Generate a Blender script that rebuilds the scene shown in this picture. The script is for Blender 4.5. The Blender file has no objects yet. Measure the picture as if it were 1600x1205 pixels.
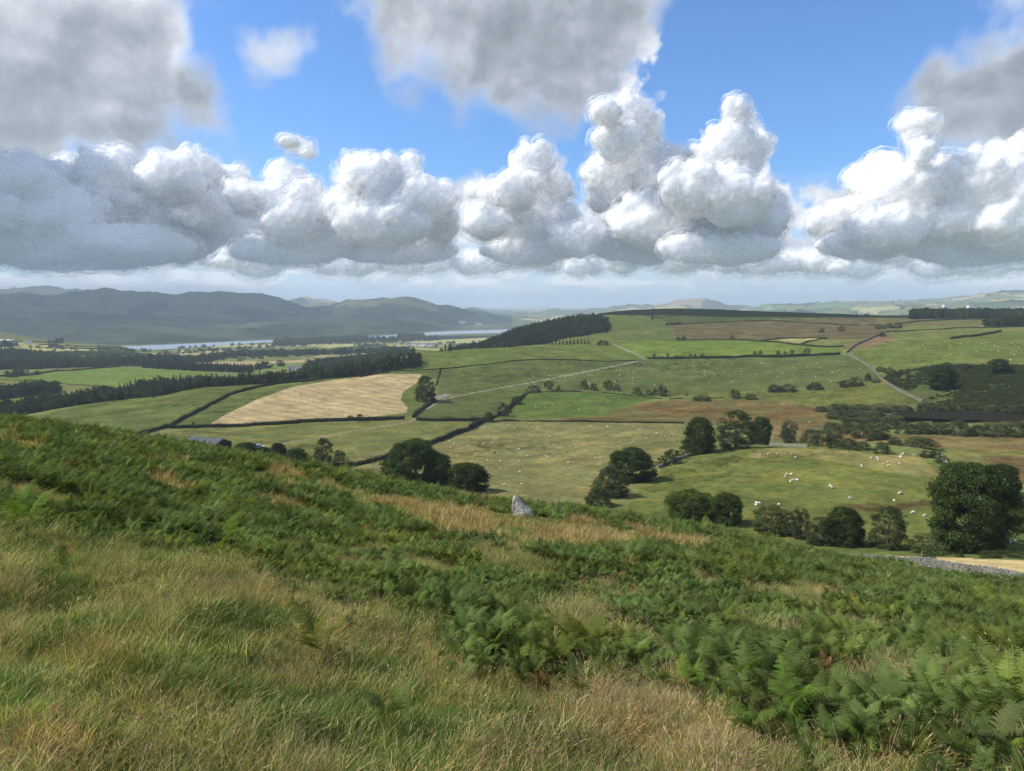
import bpy, math, random
import numpy as np
from mathutils import Vector
R = math.radians
SC = bpy.context.scene
COL = SC.collection
F, CX, CY, PITCH = 1140.0, 800.0, 602.5, R(6.44)
CP, SP = math.cos(PITCH), math.sin(PITCH)

# ------------------------------------------------------------------ camera
cam = bpy.data.cameras.new('camera'); cam_o = bpy.data.objects.new('camera', cam); COL.objects.link(cam_o)
cam.sensor_width = 36; cam.lens = 36 * F / 1600; cam.clip_start = .1; cam.clip_end = 80000
cam_o.location = (0, 0, 0); cam_o.rotation_euler = (R(90) - PITCH, 0, 0)
SC.camera = cam_o

# ------------------------------------------------------------------ light and exposure
SUN_EL, SUN_AZ = R(46), R(-88)          # azimuth measured from the view direction (+y), clockwise
SC.view_settings.view_transform = 'Standard'; SC.view_settings.look = 'None'
SC.view_settings.gamma = 1; SC.view_settings.exposure = 0.2
try: SC.cycles.use_denoising = True
except Exception: pass
SC.cycles.max_bounces = 6; SC.cycles.diffuse_bounces = 3; SC.cycles.transmission_bounces = 3
SC.cycles.volume_bounces = 1; SC.cycles.caustics_reflective = False; SC.cycles.caustics_refractive = False
sun = bpy.data.lights.new('sun', 'SUN'); sun.energy = 5.0; sun.angle = R(.55); sun.color = (1, .95, .86)
sun_o = bpy.data.objects.new('sun', sun); COL.objects.link(sun_o)
sd = Vector((math.cos(SUN_EL) * math.sin(SUN_AZ), math.cos(SUN_EL) * math.cos(SUN_AZ), math.sin(SUN_EL)))
sun_o.rotation_euler = sd.to_track_quat('Z', 'Y').to_euler()
sun_o.location = (0, 0, 300)

def px_dir(x, y):
    """pixel of the 1600x1205 photograph -> azimuth, tan(elevation)"""
    a = (x - CX) / F; b = (CY - y) / F
    dx, dy, dz = a, CP + b * SP, -SP + b * CP
    return math.atan2(dx, dy), dz / math.hypot(dx, dy)
def to_px(P):
    P = np.asarray(P, float)
    f = P[..., 1] * CP - P[..., 2] * SP
    u = P[..., 1] * SP + P[..., 2] * CP
    f = np.where(f < 1e-3, 1e-3, f)
    return CX + F * P[..., 0] / f, CY - F * u / f

# ------------------------------------------------------------------ node helpers
class NT:
    def __init__(s, tree): s.t = tree; s.n = tree.nodes; s.l = tree.links
    def node(s, typ, **kw):
        n = s.n.new(typ)
        for k, v in kw.items(): setattr(n, k, v)
        return n
    def put(s, sock, v):
        if isinstance(v, bpy.types.NodeSocket): s.l.new(v, sock)
        elif v is not None: sock.default_value = v
    def math(s, op, a, b=None, c=None, clamp=False):
        n = s.node('ShaderNodeMath', operation=op, use_clamp=clamp)
        s.put(n.inputs[0], a)
        if b is not None: s.put(n.inputs[1], b)
        if c is not None: s.put(n.inputs[2], c)
        return n.outputs[0]
    def vmath(s, op, a, b=None, c=None):
        n = s.node('ShaderNodeVectorMath', operation=op)
        s.put(n.inputs[0], a)
        if op == 'SCALE': s.put(n.inputs['Scale'], b)
        else:
            if b is not None: s.put(n.inputs[1], b)
            if c is not None: s.put(n.inputs[2], c)
        return n.outputs['Value'] if op in ('LENGTH', 'DOT_PRODUCT', 'DISTANCE') else n.outputs[0]
    def noise(s, vec, scale, detail=4, rough=.5, dist=0, lac=2.0, dim=3):
        n = s.node('ShaderNodeTexNoise', noise_dimensions='%dD' % dim); s.put(n.inputs['Vector'], vec)
        n.inputs['Scale'].default_value = scale; n.inputs['Detail'].default_value = detail
        n.inputs['Roughness'].default_value = rough; n.inputs['Distortion'].default_value = dist
        n.inputs['Lacunarity'].default_value = lac
        return n.outputs[0], n.outputs[1]
    def vor(s, vec, scale, detail=2., rough=.5, smooth=.6):
        n = s.node('ShaderNodeTexVoronoi', voronoi_dimensions='2D', feature='SMOOTH_F1', normalize=True); s.put(n.inputs['Vector'], vec)
        n.inputs['Scale'].default_value = scale; n.inputs['Detail'].default_value = detail
        n.inputs['Roughness'].default_value = rough; n.inputs['Smoothness'].default_value = smooth
        return n.outputs['Distance']
    def mapr(s, v, a, b, c=0., d=1., smooth=True):
        n = s.node('ShaderNodeMapRange', interpolation_type='SMOOTHSTEP' if smooth else 'LINEAR')
        s.put(n.inputs[0], v)
        for i, q in enumerate((a, b, c, d)): s.put(n.inputs[i + 1], q)
        return n.outputs[0]
    def mix(s, f, a, b, mode='MIX'):
        n = s.node('ShaderNodeMix', data_type='RGBA', blend_type=mode)
        s.put(n.inputs[0], f)
        s.put(n.inputs[6], a if isinstance(a, bpy.types.NodeSocket) else (*a, 1)[:4])
        s.put(n.inputs[7], b if isinstance(b, bpy.types.NodeSocket) else (*b, 1)[:4])
        return n.outputs[2]

# ------------------------------------------------------------------ sky: Nishita with banks of cumulus
W = bpy.data.worlds.new('World'); SC.world = W; W.use_nodes = True
w = NT(W.node_tree); w.n.clear()
sky = w.node('ShaderNodeTexSky', sky_type='NISHITA', sun_disc=False, sun_elevation=SUN_EL, sun_rotation=SUN_AZ,
             altitude=250, air_density=1.0, dust_density=.6, ozone_density=2.5)
skyc = w.mix(1.0, sky.outputs[0], (.80, 1.14, 1.56), 'MULTIPLY')
tc = w.node('ShaderNodeTexCoord'); sp = w.node('ShaderNodeSeparateXYZ'); w.put(sp.inputs[0], tc.outputs['Generated'])
azn = w.math('ARCTAN2', sp.outputs[0], sp.outputs[1]); eln = w.math('ARCSINE', sp.outputs[2])
cb = w.node('ShaderNodeCombineXYZ'); w.put(cb.inputs[0], azn); w.put(cb.inputs[1], eln)
P0 = cb.outputs[0]
def warp(P, scale, amp, detail=2):
    _, c = w.noise(P, scale, detail, .5, dim=2)
    return w.vmath('MULTIPLY_ADD', w.vmath('SUBTRACT', c, (.5, .5, .5)), (amp, amp, 0), P)
def field(P, blobs, k=.012):
    """signed distance (radians) to a union of ellipses given in photograph pixels"""
    out = None
    for (x, y, rx, ry) in blobs:
        az, te = px_dir(x, y); el = math.atan(te)
        a, b = rx / F * math.cos(az) ** 1.2, ry / F
        m = min(a, b)
        v = w.vmath('MULTIPLY_ADD', P, (1 / a, 1 / b, 0), (-az / a, -el / b, 0))
        d = w.math('MULTIPLY_ADD', w.vmath('LENGTH', v), m, -m)
        if out is None: out = d
        else: out = w.math('SMOOTH_MIN', out, d, k)
    return out
# colours below are radiance after the Background strength
ST = .105
def rad(*c): return tuple(q / ST for q in c)
# pale bank of low cloud above the horizon
strp = w.vmath('MULTIPLY', P0, (9, 30, 1)); nC, _ = w.noise(strp, 1.0, 5, .58, dim=2)
bandC = w.math('MULTIPLY', w.mapr(eln, .004, .030), w.mapr(eln, .17, .085))
aC = w.math('MULTIPLY', w.mapr(nC, .34, .54), bandC, clamp=True)
shC, _ = w.noise(w.vmath('ADD', strp, (0, .35, 0)), 1.0, 5, .58, dim=2)
dC = w.mapr(w.math('SUBTRACT', nC, shC), -.10, .13)
colC = w.mix(dC, rad(.56, .62, .70), rad(.95, .96, .98))
hz = w.mapr(eln, .10, -.02)
base = w.mix(w.math('MULTIPLY', hz, .80), skyc, rad(.68, .78, .90))
s1 = w.mix(w.math('MULTIPLY', aC, .85), base, colC)
# cumulus line
PW = warp(warp(P0, 8, .05, 1), 24, .020, 1); PB = warp(P0, 14, .012, 1)
B = [(60,320,120,60),(190,310,100,50),(120,390,230,34),(300,300,80,50),(330,350,120,60),(445,310,46,40),(500,350,90,56),(590,310,62,52),(640,320,60,50),(600,370,150,52),(560,300,30,30),(700,330,50,36),(760,350,50,40),(833,300,60,60),(850,360,110,54),(940,350,70,60),(965,260,54,70),(1010,250,60,50),(1040,320,90,70),(1110,290,70,50),(1160,270,50,50),(1130,350,120,60),(1205,360,50,50),(1040,390,220,32),
     (1400,320,90,50),(1350,300,50,34),(1300,355,60,34),(1480,320,110,64),(1570,310,100,70),(1500,370,190,44),(1700,330,100,90),(440,400,140,24),(700,405,140,20),(760,300,30,20),(1250,385,60,24),(500,415,200,22),(800,415,200,20),(1150,412,200,22),(1450,412,220,20),(150,420,220,16),(1270,350,40,40),(735,330,40,50),(990,160,40,50),(1000,90,26,40)]
fB = field(PW, B, .02)
nB, _ = w.noise(PB, 26, 7, .58, dim=2); nB1, _ = w.noise(w.vmath('ADD', PB, (-.010, .010, 0)), 26, 7, .58, dim=2); nG, _ = w.noise(PB, 8, 3, .5, dim=2)
eB = w.math('ADD', fB, w.math('MULTIPLY_ADD', nB, .11, -.050))
aB = w.mapr(eB, .008, -.018)
lum = w.math('MULTIPLY_ADD', w.math('SUBTRACT', nB, nB1), 1.3, w.mapr(nG, .3, .7, .58, .86))
lum = w.math('SUBTRACT', lum, w.mapr(eln, .13, .045, 0, .22))
lum = w.math('ADD', lum, w.mapr(fB, -.035, .0, 0, .16))
rmp = w.node('ShaderNodeValToRGB'); w.put(rmp.inputs[0], lum); cr = rmp.color_ramp
cr.elements[0].position = .2; cr.elements[0].color = (.50, .55, .62, 1); cr.elements[1].position = 1; cr.elements[1].color = (.95, .96, 1, 1)
q = cr.elements.new(.6); q.color = (.66, .70, .77, 1)
s2 = w.mix(w.math('MULTIPLY', aB, w.mapr(eln, .03, .08, .75, 1)), s1, w.vmath('SCALE', rmp.outputs[0], 1 / ST))
# big soft grey clouds overhead
A = [(70,30,200,110),(190,110,120,100),(70,160,170,70),(280,190,70,30),(225,40,50,60),(-100,100,180,150),
     (740,10,190,90),(800,80,150,80),(790,150,60,40),(700,60,90,60),(890,90,90,60),(930,30,90,70),(850,-60,260,90),
     (1530,150,90,58),(1590,90,50,60),(1620,180,90,50),(1480,160,46,24),(1500,110,30,30),(1580,40,30,34),(1700,100,120,120),
     (437,84,20,10),
     (120,250,160,26)]
PA = warp(warp(P0, 7, .06, 1), 20, .018, 1)
PN = warp(P0, 9, .02, 1)
fA = field(PA, A, .03)
nA, _ = w.noise(PN, 11, 6, .52, dim=2); nA1, _ = w.noise(w.vmath('ADD', PN, (-.012, .018, 0)), 11, 6, .52, dim=2)
eA = w.math('ADD', fA, w.math('MULTIPLY_ADD', nA, .11, -.055))
aA = w.mapr(eA, .016, -.028)
DA = [(60,190,190,45),(200,150,130,60),(290,192,70,24),(-60,150,120,60),(850,60,140,90),(800,130,100,50),(720,30,100,50),(930,70,60,50),(1520,165,80,34),(1600,190,70,34),(1560,120,60,30)]
fDA = field(PA, DA, .05)
dA = w.mapr(w.math('MULTIPLY_ADD', nA, .09, w.math('ADD', fDA, -.05)), .075, -.05)
lA = w.math('MULTIPLY_ADD', w.math('SUBTRACT', nA, nA1), .90, w.math('MULTIPLY_ADD', dA, -.52, .76))
lA = w.math('ADD', lA, w.mapr(eA, -.045, .0, 0, .16))
rmA = w.node('ShaderNodeValToRGB'); w.put(rmA.inputs[0], lA)
cr = rmA.color_ramp; cr.elements[0].position = 0; cr.elements[0].color = (.23, .26, .30, 1)
cr.elements[1].position = 1; cr.elements[1].color = (.95, .96, .97, 1)
for p_, c_ in ((.25, (.34, .378, .43)), (.6, (.55, .59, .66)), (.8, (.74, .77, .82))):
    q = cr.elements.new(p_); q.color = (*c_, 1)
colA = w.vmath('SCALE', rmA.outputs[0], 1 / ST)
s3 = w.mix(aA, s2, colA)
bg = w.node('ShaderNodeBackground'); w.put(bg.inputs[0], s3); bg.inputs[1].default_value = ST
# the rest of the sky dome, outside the detailed banks: the same sky with scattered cloud
nO, _ = w.noise(tc.outputs['Generated'], 2.2, 3, .55)
so = w.mix(w.math('MULTIPLY', w.mapr(nO, .42, .62), .75), w.mix(w.mapr(eln, .10, -.02), skyc, rad(.47, .60, .76)), rad(.62, .65, .70))
bo = w.node('ShaderNodeBackground'); w.put(bo.inputs[0], so); bo.inputs[1].default_value = ST
inn = w.math('MULTIPLY', w.math('LESS_THAN', w.math('ABSOLUTE', azn), R(48)),
             w.math('LESS_THAN', w.math('ABSOLUTE', w.math('SUBTRACT', eln, R(15))), R(16.5)))
ms = w.node('ShaderNodeMixShader'); w.put(ms.inputs[0], inn); w.l.new(bo.outputs[0], ms.inputs[1]); w.l.new(bg.outputs[0], ms.inputs[2])
wo = w.node('ShaderNodeOutputWorld'); w.l.new(ms.outputs[0], wo.inputs[0])
W.cycles.sampling_method = 'NONE'

HAZE = 8.5e-5

# ================================================================== terrain
def hsh(ix, iy, s):
    h = (ix.astype(np.int64) * 374761393 + iy.astype(np.int64) * 668265263 + s * 974634777) & 0xFFFFFFFF
    h = ((h ^ (h >> 13)) * 1274126177) & 0xFFFFFFFF
    return ((h ^ (h >> 16)) & 0xFFFFFF) / float(0xFFFFFF)
def vnoise(x, y, s=0):
    ix, iy = np.floor(x), np.floor(y); fx, fy = x - ix, y - iy
    fx = fx * fx * fx * (fx * (fx * 6 - 15) + 10); fy = fy * fy * fy * (fy * (fy * 6 - 15) + 10)
    ix, iy = ix.astype(np.int64), iy.astype(np.int64)
    a, b, c, d = hsh(ix, iy, s), hsh(ix + 1, iy, s), hsh(ix, iy + 1, s), hsh(ix + 1, iy + 1, s)
    return (a + (b - a) * fx) * (1 - fy) + (c + (d - c) * fx) * fy
def fbm(x, y, octv=4, s=0, g=.5):
    o = 0; a = 1; t = 0
    for k in range(octv):
        o = o + a * vnoise(x * 2 ** k + k * 17.3, y * 2 ** k - k * 9.1, s + k); t += a; a *= g
    return o / t                                     # 0..1, mean .5
def pchip(xk, yk, xq):
    """monotone cubic; xk,yk (K,) -> xq any"""
    xk = np.asarray(xk, float); yk = np.asarray(yk, float)
    h = np.diff(xk); dl = np.diff(yk) / h; m = np.zeros_like(yk)
    m[1:-1] = np.where(dl[:-1] * dl[1:] > 0, 2 * dl[:-1] * dl[1:] / (dl[:-1] + dl[1:] + 1e-30), 0); m[0], m[-1] = dl[0], dl[-1]
    i = np.clip(np.searchsorted(xk, xq, side='right') - 1, 0, len(h) - 1)
    t = np.clip((xq - xk[i]) / h[i], 0, 1)
    return ((1 + 2 * t) * (1 - t) ** 2) * yk[i] + t * (1 - t) ** 2 * h[i] * m[i] + t * t * (3 - 2 * t) * yk[i + 1] + t * t * (t - 1) * h[i] * m[i + 1]
X9 = (0, 200, 400, 600, 800, 1000, 1200, 1400, 1600)
def row(ys, ds, xs=X9): return [(x, y, d, None) for x, y, d in zip(xs, ys, ds)]
def zrow(*a): return list(a)
Z = lambda x, z, d: (x, None, d, z)
Y = lambda x, y, d: (x, y, d, None)
ROWS = [
 row([1205] * 9, [5.4, 5.5, 5.6, 5.6, 5.7, 5.8, 6.0, 6.2, 6.4]),
 row([1040, 1040, 1040, 1040, 1040, 1045, 1052, 1062, 1075], [8.2, 8.4, 8.7, 9, 9.4, 9.8, 10.2, 10.5, 11]),
 row([900, 900, 900, 900, 902, 915, 936, 960, 985], [14, 14.5, 15.5, 17, 20, 22, 24, 26, 28]),
 row([780, 790, 800, 820, 842, 864, 890, 918, 944], [28, 30, 33, 36, 36, 38, 42, 44, 45]),
 row([662, 688, 721, 758, 792, 815, 858, 890, 916], [62, 62, 62, 64, 66, 70, 78, 88, 92]),
 row([720, 740, 770, 800, 825, 845, 872, 878, 893], [120, 120, 120, 118, 115, 112, 110, 106, 106]),
 row([715, 725, 745, 775, 800, 815, 850, 862, 868], [230, 220, 200, 180, 165, 155, 145, 140, 142]),
 row([700, 708, 720, 735, 745, 755, 775, 790, 800], [300, 300, 270, 240, 225, 210, 190, 190, 195]),
 row([680, 690, 697, 700, 705, 706, 702, 702, 730], [380, 365, 330, 300, 290, 275, 265, 265, 270]),
 row([672, 668, 668, 665, 662, 662, 690, 688, 690], [440, 430, 400, 375, 375, 370, 330, 330, 330]),
 row([668, 655, 650, 645, 640, 640, 648, 650, 652], [480, 460, 440, 420, 430, 430, 420, 410, 405]),
 row([664, 643, 632, 622, 605, 605, 605, 610, 630], [510, 490, 480, 480, 520, 520, 520, 490, 440]),
 row([662, 633, 615, 600, 570, 565, 562, 575, 585], [540, 520, 520, 545, 620, 640, 650, 590, 540]),
 [Y(0, 660, 560), Y(50, 649, 560), Y(150, 631, 555), Y(250, 620, 560), Y(325, 606, 565), Y(400, 602, 575), Y(500, 592, 600), Y(560, 586, 620), Y(600, 571, 650), Y(655, 550, 690),
  Y(730, 546, 720), Y(800, 543, 740), Y(900, 539, 760), Y(1000, 536, 780), Y(1200, 532, 790), Y(1400, 535, 740), Y(1600, 548, 680)],
 [Y(0, 650, 640), Y(200, 632, 650), Y(400, 613, 700), Y(560, 598, 740), Y(655, 572, 780), Y(800, 551, 850), Y(900, 542, 840), Y(1000, 533, 830), Y(1200, 529, 840), Y(1400, 525, 820), Y(1600, 530, 800)],
 row([608, 600, 592, 577, 532, 512, 512, 512, 515], [900, 900, 930, 960, 1000, 1000, 1000, 1000, 950]),
 [Y(0, 583, 1150), Y(200, 578, 1150), Y(400, 575, 1200), Y(600, 562, 1250), Y(700, 552, 1250), Y(760, 541, 1200), Y(800, 522, 1170), Y(850, 508, 1150), Y(900, 499, 1180), Y(940, 493, 1250), Y(1000, 488, 1350), Y(1200, 488, 1350), Y(1400, 495, 1300), Y(1600, 500, 1250)],
 [Y(0, 570, 1400), Y(200, 568, 1400), Y(400, 563, 1500), Y(600, 552, 1600), Y(700, 548, 1500), Y(760, 545, 1400), Y(800, 532, 1300), Y(850, 518, 1300), Y(900, 505, 1300), Y(940, 489.5, 1380), Y(1000, 484, 1480), Y(1060, 482, 1500), Y(1200, 487, 1450), Y(1400, 493, 1500), Y(1600, 493, 1600)],
 [Y(0, 548, 1750), Y(200, 556, 1700), Y(400, 553, 1900), Y(600, 545, 2000), Z(760, -125, 1900), Z(850, -120, 1900), Z(950, -60, 1900), Z(1060, -70, 2000), Z(1200, -80, 2000), Z(1400, -60, 2100), Z(1600, -55, 2200)],
 [Y(-100, 505, 2150), Y(0, 519, 2150), Y(40, 526, 2150), Y(90, 533, 2150), Y(180, 541, 2150), Y(230, 548, 2150), Z(400, -143, 2350), Z(600, -141, 2700), Z(800, -145, 3000), Z(1000, -140, 3000), Z(1200, -140, 3000), Z(1600, -130, 3100)],
 [Z(0, -149, 2700), Z(200, -149, 2600), Z(300, -149, 2700), Z(420, -149, 2950), Z(480, -149, 3050), Z(560, -149, 3100), Z(640, -149, 3300), Z(720, -149, 3550), Z(800, -149, 3700), Z(860, -147, 3900), Z(1000, -145, 4000), Z(1600, -140, 4000)],
 [Z(0, -158, 2800), Z(200, -158, 2780), Z(420, -158, 3050), Z(470, -147, 3120), Z(540, -147, 3250), Z(580, -157, 3300), Z(640, -157, 3550), Z(720, -158, 3850), Z(800, -158, 4000), Z(860, -147, 4300), Z(1000, -145, 4300), Z(1600, -140, 4300)],
 [Z(0, -149, 2960), Z(200, -149, 2940), Z(400, -149, 3150), Z(480, -149, 3250), Z(600, -149, 3500), Z(700, -149, 4000), Z(800, -149, 4330), Z(860, -147, 4700), Z(1000, -145, 5000), Z(1600, -135, 5000)],
 [Y(0, 498, 4200), Y(200, 500, 4100), Y(400, 503, 4200), Y(500, 505, 4200), Y(600, 500, 4300), Y(680, 506, 4500), Y(740, 509, 4900), Z(800, -142, 5200), Z(900, -146, 6000), Z(1000, -146, 6000), Y(1200, 495, 5800), Y(1400, 490, 5800), Y(1600, 483, 5600)],
 [Y(-200, 467, 5800), Y(0, 463, 5800), Y(40, 461.5, 5600), Y(100, 463, 5600), Y(130, 460, 5500), Y(165, 457, 5500), Y(200, 461, 5500), Y(260, 464, 5500), Y(300, 462, 5500), Y(350, 460, 5600), Y(395, 465, 5600), Y(440, 471, 5700),
  Y(480, 484, 5700), Y(510, 484, 5500), Y(540, 477, 5400), Y(585, 474, 5300), Y(610, 471, 5300), Y(635, 470, 5300), Y(660, 473, 5300), Y(690, 481, 5400), Y(715, 484, 5500), Y(745, 491, 5600), Y(800, 497, 6000), Z(860, -145, 6600), Z(1000, -146, 6800), Y(1200, 489, 7000), Y(1400, 482, 7000), Y(1600, 474, 6800)],
 [Z(-200, -20, 7000), Z(0, -20, 7000), Z(400, -30, 7000), Z(480, -40, 7000), Z(600, -20, 7000), Z(750, -90, 7300), Z(860, -130, 7600), Z(1000, -100, 7800), Y(1200, 486, 8000), Y(1400, 479, 8000), Y(1600, 469, 7900)],
 [Y(-200, 452, 9000), Y(0, 452, 9000), Y(50, 450.5, 9000), Y(90, 454, 9000), Y(104, 455, 9000), Y(135, 457.5, 9000), Y(200, 466, 9000), Y(400, 471, 8700), Y(430, 469, 8500), Y(470, 468, 8500), Y(520, 471, 8500), Y(545, 476, 8500), Y(620, 481, 9000),
  Y(750, 484, 9500), Y(850, 487, 9000), Y(890, 484, 9000), Y(930, 480.5, 9000), Y(1000, 477.5, 9000), Y(1035, 474, 9000), Y(1055, 470, 9000), Y(1090, 469, 9000), Y(1110, 470, 9000), Y(1150, 476, 9000), Y(1200, 478, 9500), Y(1240, 476, 9500), Y(1300, 474, 9500), Y(1400, 471, 9500), Y(1450, 467, 9500), Y(1500, 463.5, 9500), Y(1560, 455, 9500), Y(1600, 454, 9500), Y(1800, 448, 9500)],
 [Z(-200, -60, 13000), Z(0, -60, 13000), Z(800, -165, 13000), Z(1600, -60, 13000)],
 [Z(0, -190, 34000), Z(800, -190, 34000), Z(1600, -190, 34000)],
]
HALF = R(41)
az_f = np.arange(-HALF, HALF + 1e-6, R(.085))
az_s = np.concatenate([np.linspace(-math.pi, -HALF - R(1), 110), az_f, np.linspace(HALF + R(1), math.pi, 110)])
NC = len(az_s)
azc = np.clip(az_s, R(-46), R(46))
KD, KZ = [np.full(NC, .25)], [np.full(NC, -1.72)]
for r in ROWS:
    a, dd, tt = [], [], []
    for (x, y, d, z) in r:
        if z is None: az, te = px_dir(x, y)
        else:
            te = z / d; az = px_dir(x, CY - F * math.tan(PITCH + math.atan(te)))[0]
        a.append(az); dd.append(math.log(d)); tt.append(te)
    D_ = np.exp(pchip(a, dd, azc)); T_ = pchip(a, tt, azc)
    KD.append(D_); KZ.append(D_ * T_)
KD, KZ = np.array(KD), np.array(KZ)
NSUB = [14, 40, 40, 40, 34, 20, 26, 26, 26, 26, 24, 24, 24, 26, 14, 24, 24, 16, 16, 16, 16, 5, 5, 26, 30, 10, 24, 10, 14]
def profile(kd, kz, sub):
    """kd,kz (K,NC) -> D,Z (NR,NC): monotone cubic of z over log d, row by row"""
    x = np.log(kd); h = np.diff(x, axis=0); dl = np.diff(kz, axis=0) / h
    m = np.zeros_like(kz)
    w1, w2 = 2 * h[1:] + h[:-1], h[1:] + 2 * h[:-1]
    same = dl[:-1] * dl[1:] > 0
    dn = w1 / np.where(same, dl[:-1], 1) + w2 / np.where(same, dl[1:], 1)
    m[1:-1] = np.where(same, (w1 + w2) / np.where(same, dn, 1), 0); m[0], m[-1] = dl[0], dl[-1]
    Ds, Zs = [], []
    for i, n in enumerate(sub):
        for k in range(n + (i == len(sub) - 1)):
            t = k / n
            Ds.append(np.exp(x[i] + t * h[i]))
            Zs.append((1 + 2 * t) * (1 - t) ** 2 * kz[i] + t * (1 - t) ** 2 * h[i] * m[i] + t * t * (3 - 2 * t) * kz[i + 1] + t * t * (t - 1) * h[i] * m[i + 1])
    return np.array(Ds), np.array(Zs)
D, ZZ = profile(KD, KZ, NSUB)
NR = D.shape[0]
XX, YY = D * np.sin(az_s), D * np.cos(az_s)
def bump(x, y, d):
    near = np.clip((d - 1.5) / 4, 0, 1) * np.clip((130 - d) / 40, 0, 1)
    o = near * ((fbm(x / 1.3, y / 1.3, 3, 1) - .5) * .22 + (fbm(x / 6, y / 6, 2, 5) - .5) * .7)
    mid = np.clip((d - 130) / 60, 0, 1) * np.clip((2600 - d) / 300, 0, 1)
    o = o + mid * ((fbm(x / 32, y / 32, 3, 9) - .5) * 1.8 + (fbm(x / 5, y / 5, 3, 12) - .5) * .42 * np.clip((900 - d) / 500, 0, 1))
    far = np.clip((d - 3000) / 500, 0, 1) * np.clip((ZZ + 147.5) / 22, 0, 1) * np.clip((12000 - d) / 3000, 0, 1)
    r1 = 1 - np.abs(2 * fbm(x / 900, y / 900, 4, 21) - 1)
    r2 = 1 - np.abs(2 * fbm(x / 340, y / 340, 3, 25) - 1)
    o = o + far * ((r1 - .78) * 120 + (r2 - .78) * 55 + (fbm(x / 110, y / 110, 3, 31) - .5) * 22)
    return o
crest_keep = np.ones_like(D)
BB = bump(XX, YY, D)
# keep the far crest lines where they are: fade the relief towards them
for rid in (24, 26):
    c = sum(NSUB[:rid]) ; rr = np.arange(NR)[:, None]
    crest_keep = np.minimum(crest_keep, np.clip(np.abs(rr - c) / 12, .12, 1))
ZZ = ZZ + BB * crest_keep
_px, _py = to_px(np.stack([XX, YY, ZZ], -1))
for rid_poly, zc in (([(1390, 648), (1415, 643.5), (1500, 642.5), (1620, 646), (1750, 648), (1750, 662), (1600, 659), (1480, 655), (1415, 652)], -63.6),):
    ZP = px_dir(1500, 648)[1] * 400; POND = [(px_dir(x, y)[0], ZP / px_dir(x, y)[1]) for x, y in rid_poly]      # (azimuth, distance) at the pond level
def height(x, y):
    az = math.atan2(x, y); d = math.hypot(x, y)
    j = int(np.clip(np.searchsorted(az_s, az) - 1, 0, NC - 2)); t = (az - az_s[j]) / (az_s[j + 1] - az_s[j])
    return (1 - t) * np.interp(d, D[:, j], ZZ[:, j]) + t * np.interp(d, D[:, j + 1], ZZ[:, j + 1])
def heights(P):
    return np.array([height(x, y) for x, y in P])
def at(x, y, dmin=3., dmax=1e9):
    """where the line of sight through a pixel meets the land beyond dmin"""
    az, te = px_dir(x, y)
    j = int(np.clip(np.searchsorted(az_s, az) - 1, 0, NC - 2)); t = (az - az_s[j]) / (az_s[j + 1] - az_s[j])
    d = (1 - t) * D[:, j] + t * D[:, j + 1]; z = (1 - t) * ZZ[:, j] + t * ZZ[:, j + 1]
    e = z / d - te
    for i in range(len(d) - 1):
        if d[i + 1] < dmin: continue
        if e[i + 1] >= 0 or d[i + 1] > dmax:
            if e[i] < 0 <= e[i + 1]:
                f = -e[i] / (e[i + 1] - e[i]); dd = d[i] + f * (d[i + 1] - d[i])
            else: dd = max(dmin, d[i])
            break
    else: dd = 5000.
    X, Yy = dd * math.sin(az), dd * math.cos(az)
    return Vector((X, Yy, height(X, Yy)))
PXX, PYY = to_px(np.stack([XX, YY, ZZ], -1))

def inpoly(px, py, poly):
    poly = np.asarray(poly, float); x0, y0 = poly.min(0); x1, y1 = poly.max(0)
    box = (px >= x0) & (px <= x1) & (py >= y0) & (py <= y1)
    out = np.zeros(px.shape, bool); X, Yq = px[box], py[box]; ins = np.zeros(X.shape, bool)
    n = len(poly)
    for i in range(n):
        xa, ya = poly[i]; xb, yb = poly[(i + 1) % n]
        if ya == yb: continue
        c = ((ya > Yq) != (yb > Yq)) & (X < (xb - xa) * (Yq - ya) / (yb - ya) + xa)
        ins ^= c
    out[box] = ins
    return out
FRONT = np.abs(az_s)[None, :] < R(44)
pk = inpoly(np.broadcast_to(az_s[None, :], D.shape) * 1000, D, [(a * 1000, d) for a, d in POND])
ZZ[pk] = ZP - .9; fr = inpoly(PXX, PYY, [(1380, 656), (1480, 656), (1800, 662), (1800, 676), (1400, 668)]) & (D > 330) & (D < 410); ZZ[fr] = np.minimum(ZZ[fr], ZP + .1); PXX, PYY = to_px(np.stack([XX, YY, ZZ], -1))
# ---- land colours (real albedos), one value per vertex
C_ = dict(olive=(.130, .142, .046), pale=(.165, .162, .062), green=(.098, .122, .036), deep=(.075, .100, .030), bright=(.118, .172, .034),
          stub=(.310, .245, .125), bog=(.125, .088, .034), moor=(.105, .080, .042), straw=(.46, .36, .17), yell=(.30, .29, .11),
          wood=(.022, .034, .014), fell=(.085, .090, .045), rush=(.060, .066, .024), track=(.22, .205, .145), earth=(.05, .045, .02), gorse=(.060, .085, .026))
COLR = np.zeros((NR, NC, 3)); CLS = np.zeros((NR, NC), int)
COLR[:] = (.070, .080, .030)
vd = (D > 120)
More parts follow.
